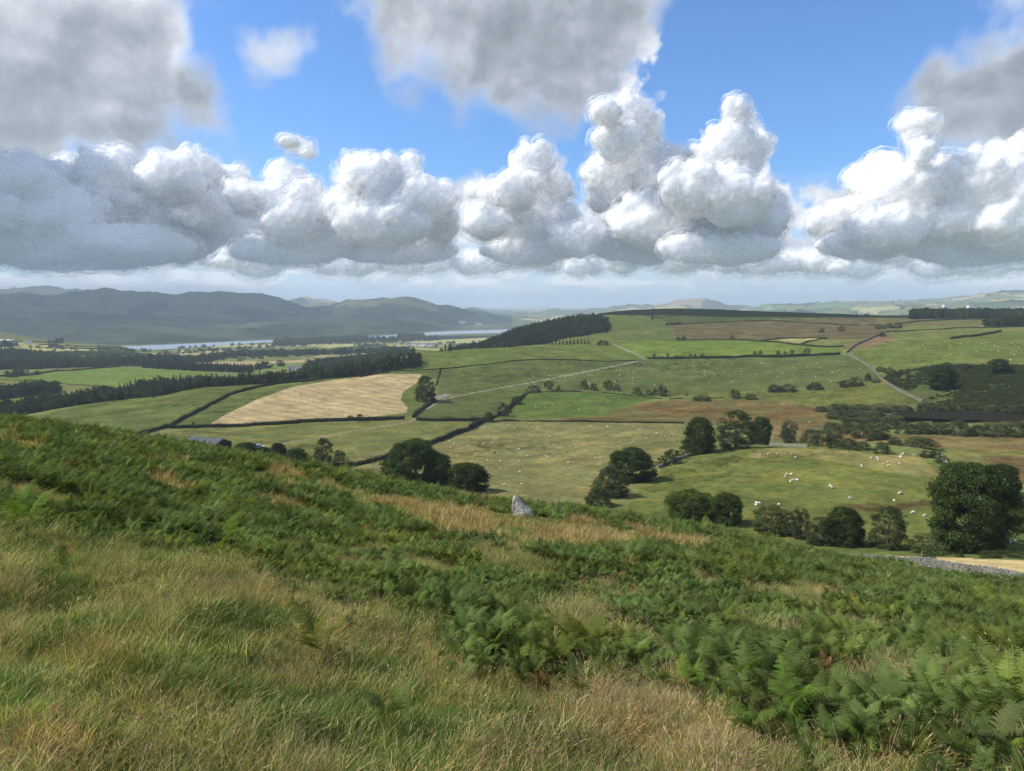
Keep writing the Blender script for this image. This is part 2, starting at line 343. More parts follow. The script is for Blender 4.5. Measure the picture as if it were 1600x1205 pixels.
# valley floor: patchwork of small fields
def patch(x, y, size, seed):
    gx, gy = x / size, y / size; ix, iy = np.floor(gx), np.floor(gy)
    best = np.full(x.shape, 9.); sec = np.full(x.shape, 9.); val = np.zeros(x.shape)
    for i in (-1, 0, 1):
        for j in (-1, 0, 1):
            cx, cy = ix + i, iy + j
            qx = cx + .1 + .8 * hsh(cx, cy, seed); qy = cy + .1 + .8 * hsh(cx, cy, seed + 1)
            dd = np.maximum(np.abs(gx - qx), np.abs(gy - qy) * .8) + .25 * np.hypot(gx - qx, gy - qy); v = hsh(cx, cy, seed + 2)
            m = dd < best
            sec = np.where(m, best, np.minimum(sec, dd)); val = np.where(m, v, val); best = np.where(m, dd, best)
    return val, sec - best
va, ed = patch(XX + .35 * YY, YY - .3 * XX, 190., 3)
PAL = np.array([C_['green'], C_['olive'], C_['bright'], C_['deep'], C_['pale'], C_['stub'], C_['green'], C_['yell'], C_['wood'], C_['olive']])
pc = PAL[np.clip((va * 10).astype(int), 0, 9)]
pc = np.where((ed < .07)[..., None], np.array(C_['wood']) * 1.3, pc)
m = (D > 1300)
COLR[m] = pc[m]; CLS[D > 120] = 1
va2, ed2 = patch(XX - .3 * YY, YY + .25 * XX, 430., 13)
pc2 = PAL[np.clip((va2 * 10).astype(int), 0, 9)]; pc2 = np.where((ed2 < .06)[..., None], np.array(C_['wood']) * 1.3, pc2)
m = (D > 4700); COLR[m] = pc2[m]
# fells: woods below, bracken and grass above
hf = fbm(XX / 500, YY / 500, 4, 44); zrel = ZZ + 150
fe = ((PXX < 800) & (D > 2950) & FRONT & (D < 14000)) | ((PXX >= 860) & (PXX < 1160) & (D > 8300) & FRONT & (D < 12000))
wood = fe & (zrel + (hf - .5) * 260 < 150) & (PXX < 800) & (D < 8000) & (zrel > 3)
fc = np.array(C_['fell'])[None, None] * (.75 + .7 * fbm(XX / 220, YY / 220, 4, 51))[..., None]
fc = fc * np.where(hf > .55, 1.0, .8)[..., None]
COLR[fe] = fc[fe]
wc = np.array((.026, .040, .018)) * (.15 + fbm(XX / 45, YY / 45, 3, 61) * 1.0 + 1.2 * np.clip(fbm(XX / 260, YY / 260, 3, 63) - .42, 0, 1) * 3)[..., None]
COLR[wood] = wc[wood]
m = fe & (D > 8000) & (PXX > 400) & (PXX < 560); COLR[m] = (np.array((.21, .19, .10)) * (.7 + .6 * hf[..., None]))[m]
m = fe & (D > 8000) & (PXX > 1020) & (PXX < 1110) & (hf > .45); COLR[m] = (.26, .20, .13)
# hill on the left, beyond the valley fields
def paint(poly, c, dmin, dmax=1e9, cls=None, var=.10, vs=14.):
    m = inpoly(PXX, PYY, poly) & (D > dmin) & (D < dmax) & FRONT
    base = np.array(C_[c] if isinstance(c, str) else c)
    n = fbm(XX[m] / vs, YY[m] / vs, 3, 77)
    COLR[m] = base * (1 + (n[:, None] - .5) * 2 * var)
    if cls is not None: CLS[m] = cls
m = (D > 120) & (D < 1350); COLR[m] = (np.array(C_['olive']) * (.8 + .4 * fbm(XX / 40, YY / 40, 3, 7))[..., None])[m]
m = (D > 120) & (D < 175) ; COLR[m] = (np.array(C_['green']) * (.7 + .5 * fbm(XX / 7, YY / 7, 3, 7))[..., None])[m]
paint([(-200, 500), (60, 515), (90, 536), (0, 532), (-200, 532)], (.13, .125, .05), 1500, 2500)
paint([(-200, 640), (-200, 592), (60, 581), (180, 574), (300, 577), (330, 585), (200, 606), (120, 606), (0, 612), (-200, 622)], 'bright', 800, 1300, 3)
paint([(-200, 600), (0, 594), (150, 603), (200, 606), (120, 609), (0, 616), (-200, 620)], 'olive', 800, 1300, 3)
paint([(-200, 630), (0, 622), (110, 614), (190, 611), (120, 625), (0, 632)], 'bright', 600, 1100, 3)
paint([(270, 568), (400, 564), (400, 572), (290, 574)], 'stub', 1100, 1800)
paint([(380, 572), (460, 566), (470, 572), (390, 580)], 'bright', 1000, 1800)
paint([(470, 560), (560, 552), (590, 556), (560, 566), (480, 566)], (.17, .15, .07), 1100, 2600)
paint([(440, 534), (545, 531), (545, 538), (430, 540)], (.27, .20, .12), 1500, 3000)
paint([(640, 534), (700, 531), (790, 526), (790, 532), (700, 538), (650, 540)], 'yell', 1500, 3700)
# drumlin and the fields round the stubble
paint([(-50, 690), (40, 655), (150, 625), (250, 614), (330, 598), (420, 596), (480, 590), (415, 606), (340, 640), (262, 669), (205, 684), (100, 720)], 'green', 300, 700, 3, .30, 18)
paint([(262, 670), (415, 606), (520, 590), (620, 582), (690, 577), (684, 604), (668, 632), (640, 652), (620, 655), (500, 660), (300, 667)], 'green', 300, 750, 3)
paint([(325, 665), (352, 648), (400, 625), (455, 605), (520, 594), (600, 584.5), (659, 584.5), (650, 600), (630, 612), (626, 625), (637, 636), (635, 645), (560, 654), (400, 663)], 'stub', 300, 750, 2, .12, 6)
paint([(190, 690), (300, 669), (500, 661), (640, 655), (735, 656), (705, 670), (600, 702), (500, 728), (420, 730), (200, 710)], 'olive', 200, 600, 3, .14, 10)
paint([(490, 730), (600, 702), (705, 670), (765, 655), (800, 655), (950, 658), (1070, 660), (1060, 700), (930, 780), (900, 800), (500, 790)], 'pale', 150, 600, 3, .20, 7)
paint([(580, 586), (600, 570), (655, 545), (740, 540), (900, 533), (970, 535), (1000, 562), (850, 560), (780, 566), (700, 576)], (.105, .138, .036), 450, 900, 3, .12, 9)
paint([(958, 536), (1010, 529), (1100, 528), (1190, 530), (1320, 543), (1318, 554), (1250, 555), (1060, 560), (1010, 562)], 'bright', 500, 1000, 3, .08, 20)
paint([(690, 577), (780, 566), (850, 560), (1010, 562), (1320, 554), (1352, 570), (1388, 594), (1290, 605), (1200, 608), (1090, 617), (1000, 618), (960, 614), (840, 613), (800, 627), (765, 655), (655, 652), (684, 610)], (.088, .110, .036), 350, 900, 3, .16, 16)
paint([(765, 655), (790, 636), (800, 627), (840, 613), (960, 614), (1030, 620), (1010, 627), (930, 652), (880, 657)], (.085, .125, .030), 330, 700, 3, .15, 12)
paint([(765, 655), (930, 652), (1010, 628), (1050, 626), (1200, 624), (1290, 640), (1320, 690), (1290, 695), (1210, 662), (1060, 661), (900, 659)], 'bog', 330, 600, 4, .35, 6)
paint([(1090, 617), (1290, 605), (1388, 594), (1440, 628), (1370, 634), (1290, 634), (1200, 625), (1050, 625)], (.11, .125, .034), 350, 700, 3, .2, 10)
paint([(975, 800), (1000, 762), (1050, 718), (1090, 706), (1200, 692), (1300, 697), (1450, 712), (1490, 752), (1480, 800), (1500, 862), (1300, 850), (1100, 830)], (.118, .138, .038), 125, 300, 3, .22, 7)
paint([(1200, 700), (1290, 702), (1440, 716), (1470, 745), (1400, 740), (1250, 712), (1150, 716)], (.20, .185, .065), 200, 300, 3, .22, 6)
paint([(1310, 786), (1400, 788), (1450, 780), (1470, 786), (1400, 800), (1330, 798)], (.09, .075, .028), 150, 260, None, .5, 3)
# hill beyond
paint([(860, 545), (880, 530), (900, 515), (935, 480), (1040, 475), (1420, 488), (1400, 520), (1320, 545), (1010, 532), (960, 538)], (.095, .120, .036), 780, 1700, 3, .14, 40)
paint([(940, 492), (940, 478), (1060, 474), (1420, 488), (1385, 500), (1250, 497), (1045, 506), (1018, 494)], (.065, .085, .026), 1000, 1700, 3, .2, 50)
paint([(1042, 508), (1200, 500), (1390, 494), (1405, 512), (1360, 526), (1320, 545), (1295, 541), (1250, 530), (1190, 530), (1060, 531)], 'moor', 780, 1500, 4, .30, 18)
paint([(1190, 533), (1200, 530), (1275, 529), (1290, 531), (1250, 536.5)], 'yell', 700, 1100, 3)
paint([(1330, 552), (1318, 545), (1400, 532), (1480, 520), (1700, 512), (1700, 575), (1500, 562), (1440, 574), (1395, 590), (1356, 570)], (.112, .145, .036), 500, 1100, 3, .12, 20)
paint([(1310, 546), (1360, 524), (1400, 520), (1395, 532), (1340, 548)], (.17, .12, .065), 600, 1100, 4, .25, 9)
paint([(1385, 517), (1600, 508), (1700, 506), (1700, 520), (1480, 526), (1400, 532)], (.13, .15, .045), 800, 1300, 3)
paint([(1370, 512), (1370, 495), (1480, 490), (1700, 488), (1700, 506), (1500, 509)], (.125, .12, .045), 900, 1700, 3)
paint([(1376, 592), (1400, 580), (1480, 568), (1700, 570), (1700, 648), (1480, 634), (1440, 626), (1400, 610)], 'gorse', 420, 800, 4, .3, 5)
paint([(1440, 628), (1480, 632), (1700, 646), (1700, 664), (1400, 660), (1290, 650), (1290, 634)], (.06, .07, .025), 380, 480, 4, .3, 5)
paint([(1205, 664), (1290, 668), (1400, 680), (1700, 676), (1700, 705), (1500, 706), (1300, 694), (1210, 690)], (.16, .115, .05), 300, 420, 4, .35, 7)
paint([(1470, 704), (1700, 700), (1700, 790), (1560, 760), (1490, 750)], (.155, .155, .05), 200, 360, 3, .3, 9)
paint([(1530, 712), (1700, 716), (1700, 772), (1590, 755)], (.13, .095, .04), 200, 360, None, .4, 7)
paint([(1330, 855), (1380, 858), (1500, 866), (1750, 874), (1750, 905), (1600, 895), (1480, 884), (1390, 870)], 'straw', 96, 135, 5, .15, 3)
# farm tracks
def trackline(pts, wpx, dmin, dmax, c='track'):
    for (xa, ya), (xb, yb) in zip(pts[:-1], pts[1:]):
        ln = math.hypot(xb - xa, yb - ya); nx, ny = -(yb - ya) / ln * wpx, (xb - xa) / ln * wpx
        paint([(xa + nx, ya + ny), (xb + nx, yb + ny), (xb - nx, yb - ny), (xa - nx, ya - ny)], c, dmin, dmax, 6)
trackline([(1008, 561), (985, 567), (940, 576), (860, 592), (800, 603), (740, 614), (700, 622), (675, 634), (655, 646), (640, 660)], .75, 380, 800)
trackline([(1008, 560), (990, 552), (958, 538)], .8, 500, 860)
trackline([(640, 660), (560, 672), (480, 687), (412, 698)], .7, 300, 600, (.20, .17, .10))
paint([(674, 621), (696, 615), (708, 616), (688, 625)], (.17, .16, .13), 380, 600, 6, .5, 3)

# extra fine mottling everywhere
mot = .84 + .14 * fbm(XX / 2.2, YY / 2.2, 3, 91) + .20 * fbm(XX / 11, YY / 11, 3, 95)
COLR = COLR * mot[..., None]
spots = np.clip((fbm(XX / 6, YY / 3.4, 4, 131, .6) - .56) / .08, 0, 1) * np.clip(fbm(XX / 50, YY / 50, 2, 137) * 2.4 - .8, 0, 1) * (D > 140) * (D < 900) * np.isin(CLS, (3,))
COLR = COLR * (1 - .42 * spots)[..., None]
COLR = COLR * np.where(np.isin(CLS, (3, 4)), .86, 1.)[..., None]
mo = (np.clip((fbm(XX / 22, YY / 9, 4, 151, .6) - .47) / .1, 0, 1) * (CLS == 4))[..., None]
COLR = COLR * (1 - .55 * mo) + mo * .55 * np.array((.105, .115, .042))
pale_s = np.clip((fbm(XX / 14, YY / 9, 4, 141, .6) - .54) / .1, 0, 1) * (D > 140) * (D < 1600) * np.isin(CLS, (3, 4))
COLR = COLR * (1 + pale_s[..., None] * np.array((.30, .14, .10)))

def new_mesh(name, V, Fq, mat, parent=None, smooth=False, attr=None):
    V = np.asarray(V, np.float32); Fq = np.asarray(Fq, np.int32)
    me = bpy.data.meshes.new(name)
    me.vertices.add(len(V)); me.vertices.foreach_set('co', V.ravel())
    k = Fq.shape[1]
    me.loops.add(Fq.size); me.loops.foreach_set('vertex_index', Fq.ravel())
    me.polygons.add(len(Fq)); me.polygons.foreach_set('loop_start', np.arange(0, Fq.size, k, dtype=np.int32))
    me.polygons.foreach_set('use_smooth', np.full(len(Fq), bool(smooth)))
    if attr is not None:
        a = me.color_attributes.new('Col', 'FLOAT_COLOR', 'POINT')
        a.data.foreach_set('color', np.concatenate([attr, np.ones((len(attr), 1))], 1).astype(np.float32).ravel())
    me.update(calc_edges=True); me.validate()
    if mat is not None:
        for mm in (mat if isinstance(mat, (list, tuple)) else [mat]): me.materials.append(mm)
    return me
def link(name, me, parent=None, **tags):
    o = bpy.data.objects.new(name, me); COL.objects.link(o)
    if parent is not None: o.parent = parent
    for k, v in tags.items():
        if v is not None: o[k] = v
    return o

def mat_new(name, rough=1.0, spec=.2):
    m = bpy.data.materials.new(name); m.use_nodes = True
    t = NT(m.node_tree); b = t.n['Principled BSDF']
    b.inputs['Roughness'].default_value = rough; b.inputs['Specular IOR Level'].default_value = spec
    return m, t, b
def land_material(name, near, stripes=False):
    m, t, b = mat_new(name, 1, 0)
    at_ = t.node('ShaderNodeAttribute', attribute_name='Col'); g = t.node('ShaderNodeNewGeometry')
    pos = g.outputs['Position']
    n1, _ = t.noise(pos, 3.0 if near else .45, 5, .65); n2, _ = t.noise(pos, .35 if near else .05, 4, .6)
    f = t.math('MULTIPLY', t.mapr(n1, .3, .7, .62 if near else .76, 1.38 if near else 1.24), t.mapr(n2, .3, .7, .82, 1.18))
    if stripes:
        sv = t.vmath('MULTIPLY', pos, (1, 1, 0)); wv = t.node('ShaderNodeTexWave', wave_type='BANDS', bands_direction='DIAGONAL')
        t.put(wv.inputs['Vector'], sv); wv.inputs['Scale'].default_value = .045; wv.inputs['Distortion'].default_value = 3.5
        wv.inputs['Detail'].default_value = 3; wv.inputs['Detail Scale'].default_value = 1.2
        f = t.math('MULTIPLY', f, t.mapr(wv.outputs['Fac'], 0, 1, .90, 1.08))
    c = t.vmath('SCALE', at_.outputs['Color'], f)
    n3, _ = t.noise(pos, 1.1 if near else .11, 4, .6)
    c = t.mix(t.mapr(n3, .45, .75, 0, .35), c, t.mix(1.0, c, (1.25, 1.02, .75), 'MULTIPLY'))
    t.put(b.inputs['Base Color'], c)
    bp = t.node('ShaderNodeBump'); bp.inputs['Strength'].default_value = .5; bp.inputs['Distance'].default_value = .15 if near else .45
    t.put(bp.inputs['Height'], n1); t.l.new(bp.outputs[0], b.inputs['Normal'])
    return m
M_near = land_material('hillside turf', True); M_mid = land_material('field grass', False); M_stub = land_material('stubble', False, True)
allv = np.stack([XX, YY, ZZ], -1).reshape(-1, 3); allc = COLR.reshape(-1, 3)
I, J = np.meshgrid(np.arange(NR - 1), np.arange(NC - 1), indexing='ij')
a0 = (I * NC + J); quads = np.stack([a0, a0 + 1, a0 + NC + 1, a0 + NC], -1)          # up-facing
fc_ = CLS[:-1, :-1]; dq = D[:-1, :-1]
def sheet(name, mask, mat, **tags):
    q = quads[mask]; u, inv = np.unique(q, return_inverse=True)
    me = new_mesh(name, allv[u], inv.reshape(q.shape), mat, smooth=True, attr=allc[u])
    return link(name, me, kind='structure', **tags)
hillm = (dq > 3900) & (I >= sum(NSUB[:22]))
near_m = (fc_ == 0)
sheet('ground', near_m, M_near, label='rough grassy hillside falling away to the right')
sheet('stubble_field', (fc_ == 2) & ~hillm, M_stub, label='tan mown hay field on the valley side')
sheet('pasture', (fc_ == 3) & ~hillm, M_mid, label='green and olive grazed fields')
sheet('moor', (fc_ == 4) & ~hillm, M_mid, label='brown rough moor and bog')
sheet('dry_grass_strip', (fc_ == 5) & ~hillm, M_mid, label='bright straw coloured strip beyond the dry stone wall')
sheet('path', (fc_ == 6) & ~hillm, M_mid, label='pale farm track across the pasture')
sheet('valley_floor', (fc_ == 1) & ~hillm, M_mid, label='hazy patchwork valley floor')
sheet('hills', hillm & (fc_ > 0), M_mid, label='blue grey fells and far hills under haze')
# lake and pond
def water(name, V, col, rough, lab):
    m, t, b = mat_new(name, rough, .5); b.inputs['Base Color'].default_value = (*col, 1); b.inputs['Specular IOR Level'].default_value = .8 if name == 'lake' else 0.
    g = t.node('ShaderNodeNewGeometry'); n, _ = t.noise(g.outputs['Position'], .25, 3, .5)
    bp = t.node('ShaderNodeBump'); bp.inputs['Strength'].default_value = .25; bp.inputs['Distance'].default_value = .4
    t.put(bp.inputs['Height'], n); t.l.new(bp.outputs[0], b.inputs['Normal'])
    me = bpy.data.meshes.new(name); me.from_pydata([tuple(v) for v in V], [], [tuple(range(len(V)))]); me.materials.append(m)
    link(name, me, kind='structure', label=lab)
lk = []
for x, d in ((-400, 2500), (0, 2550), (200, 2500), (400, 2750), (600, 3050), (860, 3700), (900, 4500), (860, 4600), (600, 3750), (400, 3300), (0, 3100), (-400, 3100)):
    az = px_dir(x, 520)[0]; lk.append((d * math.sin(az), d * math.cos(az), -150.6))
water('lake', lk, (.22, .27, .32), .38, 'long pale lake below the fells')

# ================================================================== foliage materials and generators
def leaf_mat(name, col, trans=.30, var=.35, warm=(1.5, 1.15, .6), scale=.35, rnd=True):
    m = bpy.data.materials.new(name); m.use_nodes = True; t = NT(m.node_tree); t.n.clear()
    g = t.node('ShaderNodeNewGeometry'); oi = t.node('ShaderNodeObjectInfo')
    n1, _ = t.noise(g.outputs['Position'], scale, 3, .6); n2, _ = t.noise(g.outputs['Position'], scale * 7, 2, .6)
    f = t.math('MULTIPLY', t.mapr(n1, .3, .7, 1 - var, 1 + var), t.mapr(n2, .3, .7, .78, 1.25))
    if rnd: f = t.math('MULTIPLY', f, t.mapr(oi.outputs['Random'], 0, 1, .78, 1.25, False))
    c = t.vmath('SCALE', (*col,), f)
    wn, _ = t.noise(t.vmath('ADD', g.outputs['Position'], (31, 7, 3)), scale * .8, 2, .5)
    c = t.mix(t.mapr(wn, .46, .72, 0, .55), c, t.mix(1.0, c, warm, 'MULTIPLY'))
    d = t.node('ShaderNodeBsdfDiffuse'); tr = t.node('ShaderNodeBsdfTranslucent'); mx = t.node('ShaderNodeMixShader')
    t.put(d.inputs[0], c); t.put(tr.inputs[0], t.mix(1.0, c, (1.2, 1.25, .6), 'MULTIPLY')); mx.inputs[0].default_value = trans
    t.l.new(d.outputs[0], mx.inputs[1]); t.l.new(tr.outputs[0], mx.inputs[2])
    o = t.node('ShaderNodeOutputMaterial'); t.l.new(mx.outputs[0], o.inputs[0])
    return m
def plain(name, col, rough=.9, var=.25, scale=3., bump=0.):
    m, t, b = mat_new(name, rough, .2); g = t.node('ShaderNodeTexCoord')
    n, _ = t.noise(g.outputs['Object'], scale, 5, .6)
    t.put(b.inputs['Base Color'], t.vmath('SCALE', (*col,), t.mapr(n, .3, .7, 1 - var, 1 + var)))
    if bump:
        bp = t.node('ShaderNodeBump'); bp.inputs['Distance'].default_value = bump; t.put(bp.inputs['Height'], n); t.l.new(bp.outputs[0], b.inputs['Normal'])
    return m
M_oak = leaf_mat('dark leaves', (.048, .072, .022)); M_ash = leaf_mat('dull leaves', (.076, .094, .040), .3)
M_lite = leaf_mat('light leaves', (.075, .110, .028), .35); M_will = leaf_mat('grey green leaves', (.085, .105, .048), .3, .25)
M_con = leaf_mat('conifer needles', (.030, .046, .022), .15); M_haw = leaf_mat('hawthorn leaves', (.062, .082, .030), .3)
M_hedge = leaf_mat('hedge leaves', (.050, .068, .026), .25, .4, scale=.3); M_gorse = leaf_mat('gorse leaves', (.034, .055, .020), .2, .3)
M_far = leaf_mat('far leaves', (.042, .058, .024), .25, .4, scale=.02)
M_core = plain('inner twigs', (.018, .022, .010)); M_bark = plain('bark', (.13, .11, .085), .95, .3, 2.)

def rvec(rng, n):
    v = rng.normal(size=(n, 3)); return v / np.linalg.norm(v, axis=1, keepdims=True)
def leaf_quads(C, N, S, rng, asp=.62):
    """C centres, N normals, S sizes -> verts, quads"""
    n = len(C); r = rvec(rng, n)
    T = np.cross(N, r); T /= np.linalg.norm(T, axis=1, keepdims=True) + 1e-9; B = np.cross(N, T)
    S = np.broadcast_to(np.asarray(S, float), (n,))[:, None]
    T = T * S * .5; B = B * S * .5 * asp
    V = np.stack([C - T, C - B, C + T, C + B], 1).reshape(-1, 3)
    return V, np.arange(4 * n).reshape(-1, 4)
def tube(path, rad, sides=6):
    V, Q = [], []
    path = [np.array(p, float) for p in path]
    for i, p in enumerate(path):
        t = path[min(i + 1, len(path) - 1)] - path[max(i - 1, 0)]; t /= np.linalg.norm(t) + 1e-9
        u = np.cross(t, (.3, .9, .1)); u /= np.linalg.norm(u) + 1e-9; v = np.cross(t, u)
        for k in range(sides):
            a = 2 * math.pi * k / sides; V.append(p + (u * math.cos(a) + v * math.sin(a)) * rad[i])
    for i in range(len(path) - 1):
        for k in range(sides):
            a, b = i * sides + k, i * sides + (k + 1) % sides; Q.append((a, b, b + sides, a + sides))
    return np.array(V), np.array(Q)
def merge(parts):
    V, Q, o = [], [], 0
    for v, q in parts:
        V.append(v); Q.append(np.asarray(q) + o); o += len(v)
    return np.concatenate(V), np.concatenate(Q)
def tree_proto(name, seed, H, W, nclump, nleaf, lsize, mat, low=.14, cr=.13, flat=1., shape='dome', open_=0.):
    rng = np.random.default_rng(seed); cl = []
    ph = rng.uniform(0, 6.28, 4)
    for _ in range(nclump * 6):
        if len(cl) >= nclump: break
        a = rng.uniform(0, 2 * math.pi); u = rng.uniform(0, 1)
        zz = low + (1 - low) * u
        if shape == 'dome': prof = math.sqrt(max(0, 1 - ((u - .40) / .62) ** 2))
        elif shape == 'tall': prof = .75 * math.sqrt(max(0, 1 - ((u - .5) / .54) ** 2)) + .12
        else: prof = math.sqrt(max(0, 1 - (u - .15) ** 2 / .78))
        lump = 1 + .16 * math.sin(2 * a + ph[0] + 2.5 * u) + .13 * math.sin(3 * a + ph[1] - 4 * u) + .09 * math.sin(5 * a + ph[2])
        r = (W / 2 - cr * W * .5) * prof * lump * rng.uniform(.45 if open_ else .60, 1.0) ** .5
        p = np.array([r * math.cos(a), r * math.sin(a), zz * H - cr * H * .25])
        if any(np.linalg.norm(p - c[0]) < cr * W * (.34 + open_) for c in cl): continue
        cl.append((p, cr * W * rng.uniform(.65, 1.15)))
    C, N, S = [], [], []
    for p, r in cl:
        n = int(nleaf * rng.uniform(.7, 1.2)); d = rvec(rng, n); d[:, 2] = np.abs(d[:, 2]) * np.where(rng.random(n) < .72, 1, -1)
        rr = r * rng.uniform(.55, 1.08, n)[:, None]
        C.append(p + d * rr * np.array([1, 1, .66 * flat])); nn = d * .9 + rvec(rng, n) * .75; N.append(nn / np.linalg.norm(nn, axis=1, keepdims=True)); S.append(rng.uniform(.7, 1.3, n) * lsize)
    C, N, S = np.concatenate(C), np.concatenate(N), np.concatenate(S)
    V, Q = leaf_quads(C, N, S, rng)
    V[:, 2] = np.maximum(V[:, 2], .05); V_ = V
    crown = new_mesh(name + '_crown', V, Q, mat)
    parts = []
    tr = H * .030 if H > 7 else H * .022
    top = H * .72; path = [(0, 0, -.6), (0, 0, H * .12), (rng.normal() * .02 * H, rng.normal() * .02 * H, H * .3), (rng.normal() * .04 * H, rng.normal() * .04 * H, top)]
    parts.append(tube(path, [tr * 1.35, tr, tr * .8, tr * .2], 8))
    for k in rng.permutation(len(cl))[:min(len(cl), 26)]:
        p, r = cl[k]; h0 = min(max(.18 * H, p[2] * .45), .6 * H); b = np.array([0, 0, h0]); mid = b + (p - b) * .5 + np.array([0, 0, -.03 * H])
        parts.append(tube([b, mid, p], [tr * .42, tr * .25, tr * .06], 5))
    V, Q = merge(parts); trunk = new_mesh(name + '_trunk', V, Q, M_bark, smooth=True)
    z = V_[:, 2].max(); wd = (V_[:, :2].max(0) - V_[:, :2].min(0)).mean()
    return dict(crown=crown, trunk=trunk, H=z, W=wd)
def conifer_proto(name, seed, H, W, tiers, mat, lsize):
    rng = np.random.default_rng(seed); C, N, S = [], [], []
    for i in range(tiers):
        u = i / tiers; z = H * (.08 + .92 * u); r = W / 2 * (1 - u) ** .8 * rng.uniform(.8, 1.1) + .12
        for k in range(max(4, int(9 * (1 - u) + 3))):
            a = rng.uniform(0, 6.28)
            for q in range(5):
                t = (q + .6) / 5; C.append((math.cos(a) * r * t, math.sin(a) * r * t, z - r * t * .35)); N.append((math.cos(a) * .5 + rng.normal() * .3, math.sin(a) * .5 + rng.normal() * .3, .8)); S.append(lsize * rng.uniform(.7, 1.3))
    C, N, S = np.array(C), np.array(N), np.array(S); N /= np.linalg.norm(N, axis=1, keepdims=True)
    V, Q = leaf_quads(C, N, S, rng); crown = new_mesh(name + '_crown', V, Q, mat)
    V, Q = tube([(0, 0, -.5), (0, 0, H * .5), (0, 0, H * .98)], [.22, .14, .02], 5); trunk = new_mesh(name + '_trunk', V, Q, M_bark)
    return dict(crown=crown, trunk=trunk, H=H, W=W)
def joined(name, P, seed=0):
    """one mesh with crown and trunk for small far copies"""
    bm_v, bm_q, mi = [], [], []
    o = 0
    for key, k in (('crown', 0), ('trunk', 1)):
        me = P[key]; v = np.zeros(len(me.vertices) * 3, np.float32); me.vertices.foreach_get('co', v); v = v.reshape(-1, 3)
        q = np.zeros(len(me.loops), np.int32); me.loops.foreach_get('vertex_index', q); q = q.reshape(-1, 4)
        bm_v.append(v); bm_q.append(q + o); o += len(v); mi += [k] * len(q)
    me = new_mesh(name, np.concatenate(bm_v), np.concatenate(bm_q), [P['crown'].materials[0], P['trunk'].materials[0]])
    me.polygons.foreach_set('material_index', np.array(mi, np.int32)); me['H'] = P['H']; me['W'] = P['W']
    return me
PR = dict(
 oak=[tree_proto('oak', 11, 14, 15, 210, 190, .42, M_oak, .06, .115), tree_proto('oak2', 12, 14, 13, 170, 190, .42, M_oak, .04, .13)],
 ash=[tree_proto('ash', 21, 13, 11, 120, 150, .34, M_ash, .04, .12, open_=.06), tree_proto('ash2', 22, 13, 9, 80, 130, .32, M_ash, .06, .13, shape='tall', open_=.10)],
 lite=[tree_proto('lite', 31, 9, 11, 130, 150, .34, M_lite, .03, .13)],
 thorn=[tree_proto('thorn', 41, 6, 6.5, 45, 90, .28, M_haw, .10, .15, open_=.08), tree_proto('thorn2', 42, 5, 6.5, 40, 90, .28, M_haw, .06, .16)],
 bush=[tree_proto('bush', 51, 3.2, 5, 36, 80, .26, M_haw, .02, .17, shape='low'), tree_proto('bush2', 52, 3, 6, 40, 80, .26, M_hedge, .02, .16, shape='low')],
 willow=[tree_proto('willow', 61, 4.5, 7, 55, 85, .32, M_will, .02, .15, shape='low'), tree_proto('willow2', 62, 5, 6.5, 50, 85, .32, M_will, .03, .16), tree_proto('willow3', 63, 3.6, 7.5, 50, 85, .32, M_ash, .02, .16, shape='low')],
 conifer=[conifer_proto('conifer', 71, 11, 5.8, 20, M_con, .9), conifer_proto('conifer2', 72, 9, 5.2, 17, M_con, .9), conifer_proto('conifer3', 73, 12.5, 5, 20, M_con, .9)],
 far=[tree_proto('far', 81, 10, 11, 26, 26, 1.3, M_far, .06, .17), tree_proto('far2', 82, 9, 9, 20, 26, 1.3, M_far, .06, .2)],
)
rng0 = random.Random(5)
def dist(p): return p.length
def place(kind, x, yb, h, w, label, cat='tree', dmin=130, group=None, v=0, name=None, dmax=1e9, parts=True, sink=.15):
    """tree whose foot is at pixel (x,yb), h by w pixels in the 1600 px photograph"""
    P = PR[kind][v % len(PR[kind])]; p = at(x, yb, dmin, dmax); k = p.length / F
    sz, sx = h * k / P['H'], w * k / P['W']
    nm = name or {'oak': 'broadleaf_tree', 'ash': 'ash_tree', 'lite': 'light_green_tree', 'thorn': 'hawthorn_tree', 'bush': 'bush', 'willow': 'willow_bush', 'conifer': 'conifer_tree', 'far': 'distant_tree'}[kind]
    if parts:
        e = bpy.data.objects.new(nm, None); COL.objects.link(e); e.empty_display_size = 1
        for key in ('trunk', 'crown'):
            link(key, P[key], e)
    else:
        if 'J' not in P: P['J'] = joined(nm, P)
        e = link(nm, P['J'])
    e.location = p + Vector((0, 0, -sink)); e.rotation_euler = (0, 0, rng0.uniform(0, 6.28)); e.scale = (sx, sx, sz)
    e['label'] = label; e['category'] = cat
    if group: e['group'] = group
    return e

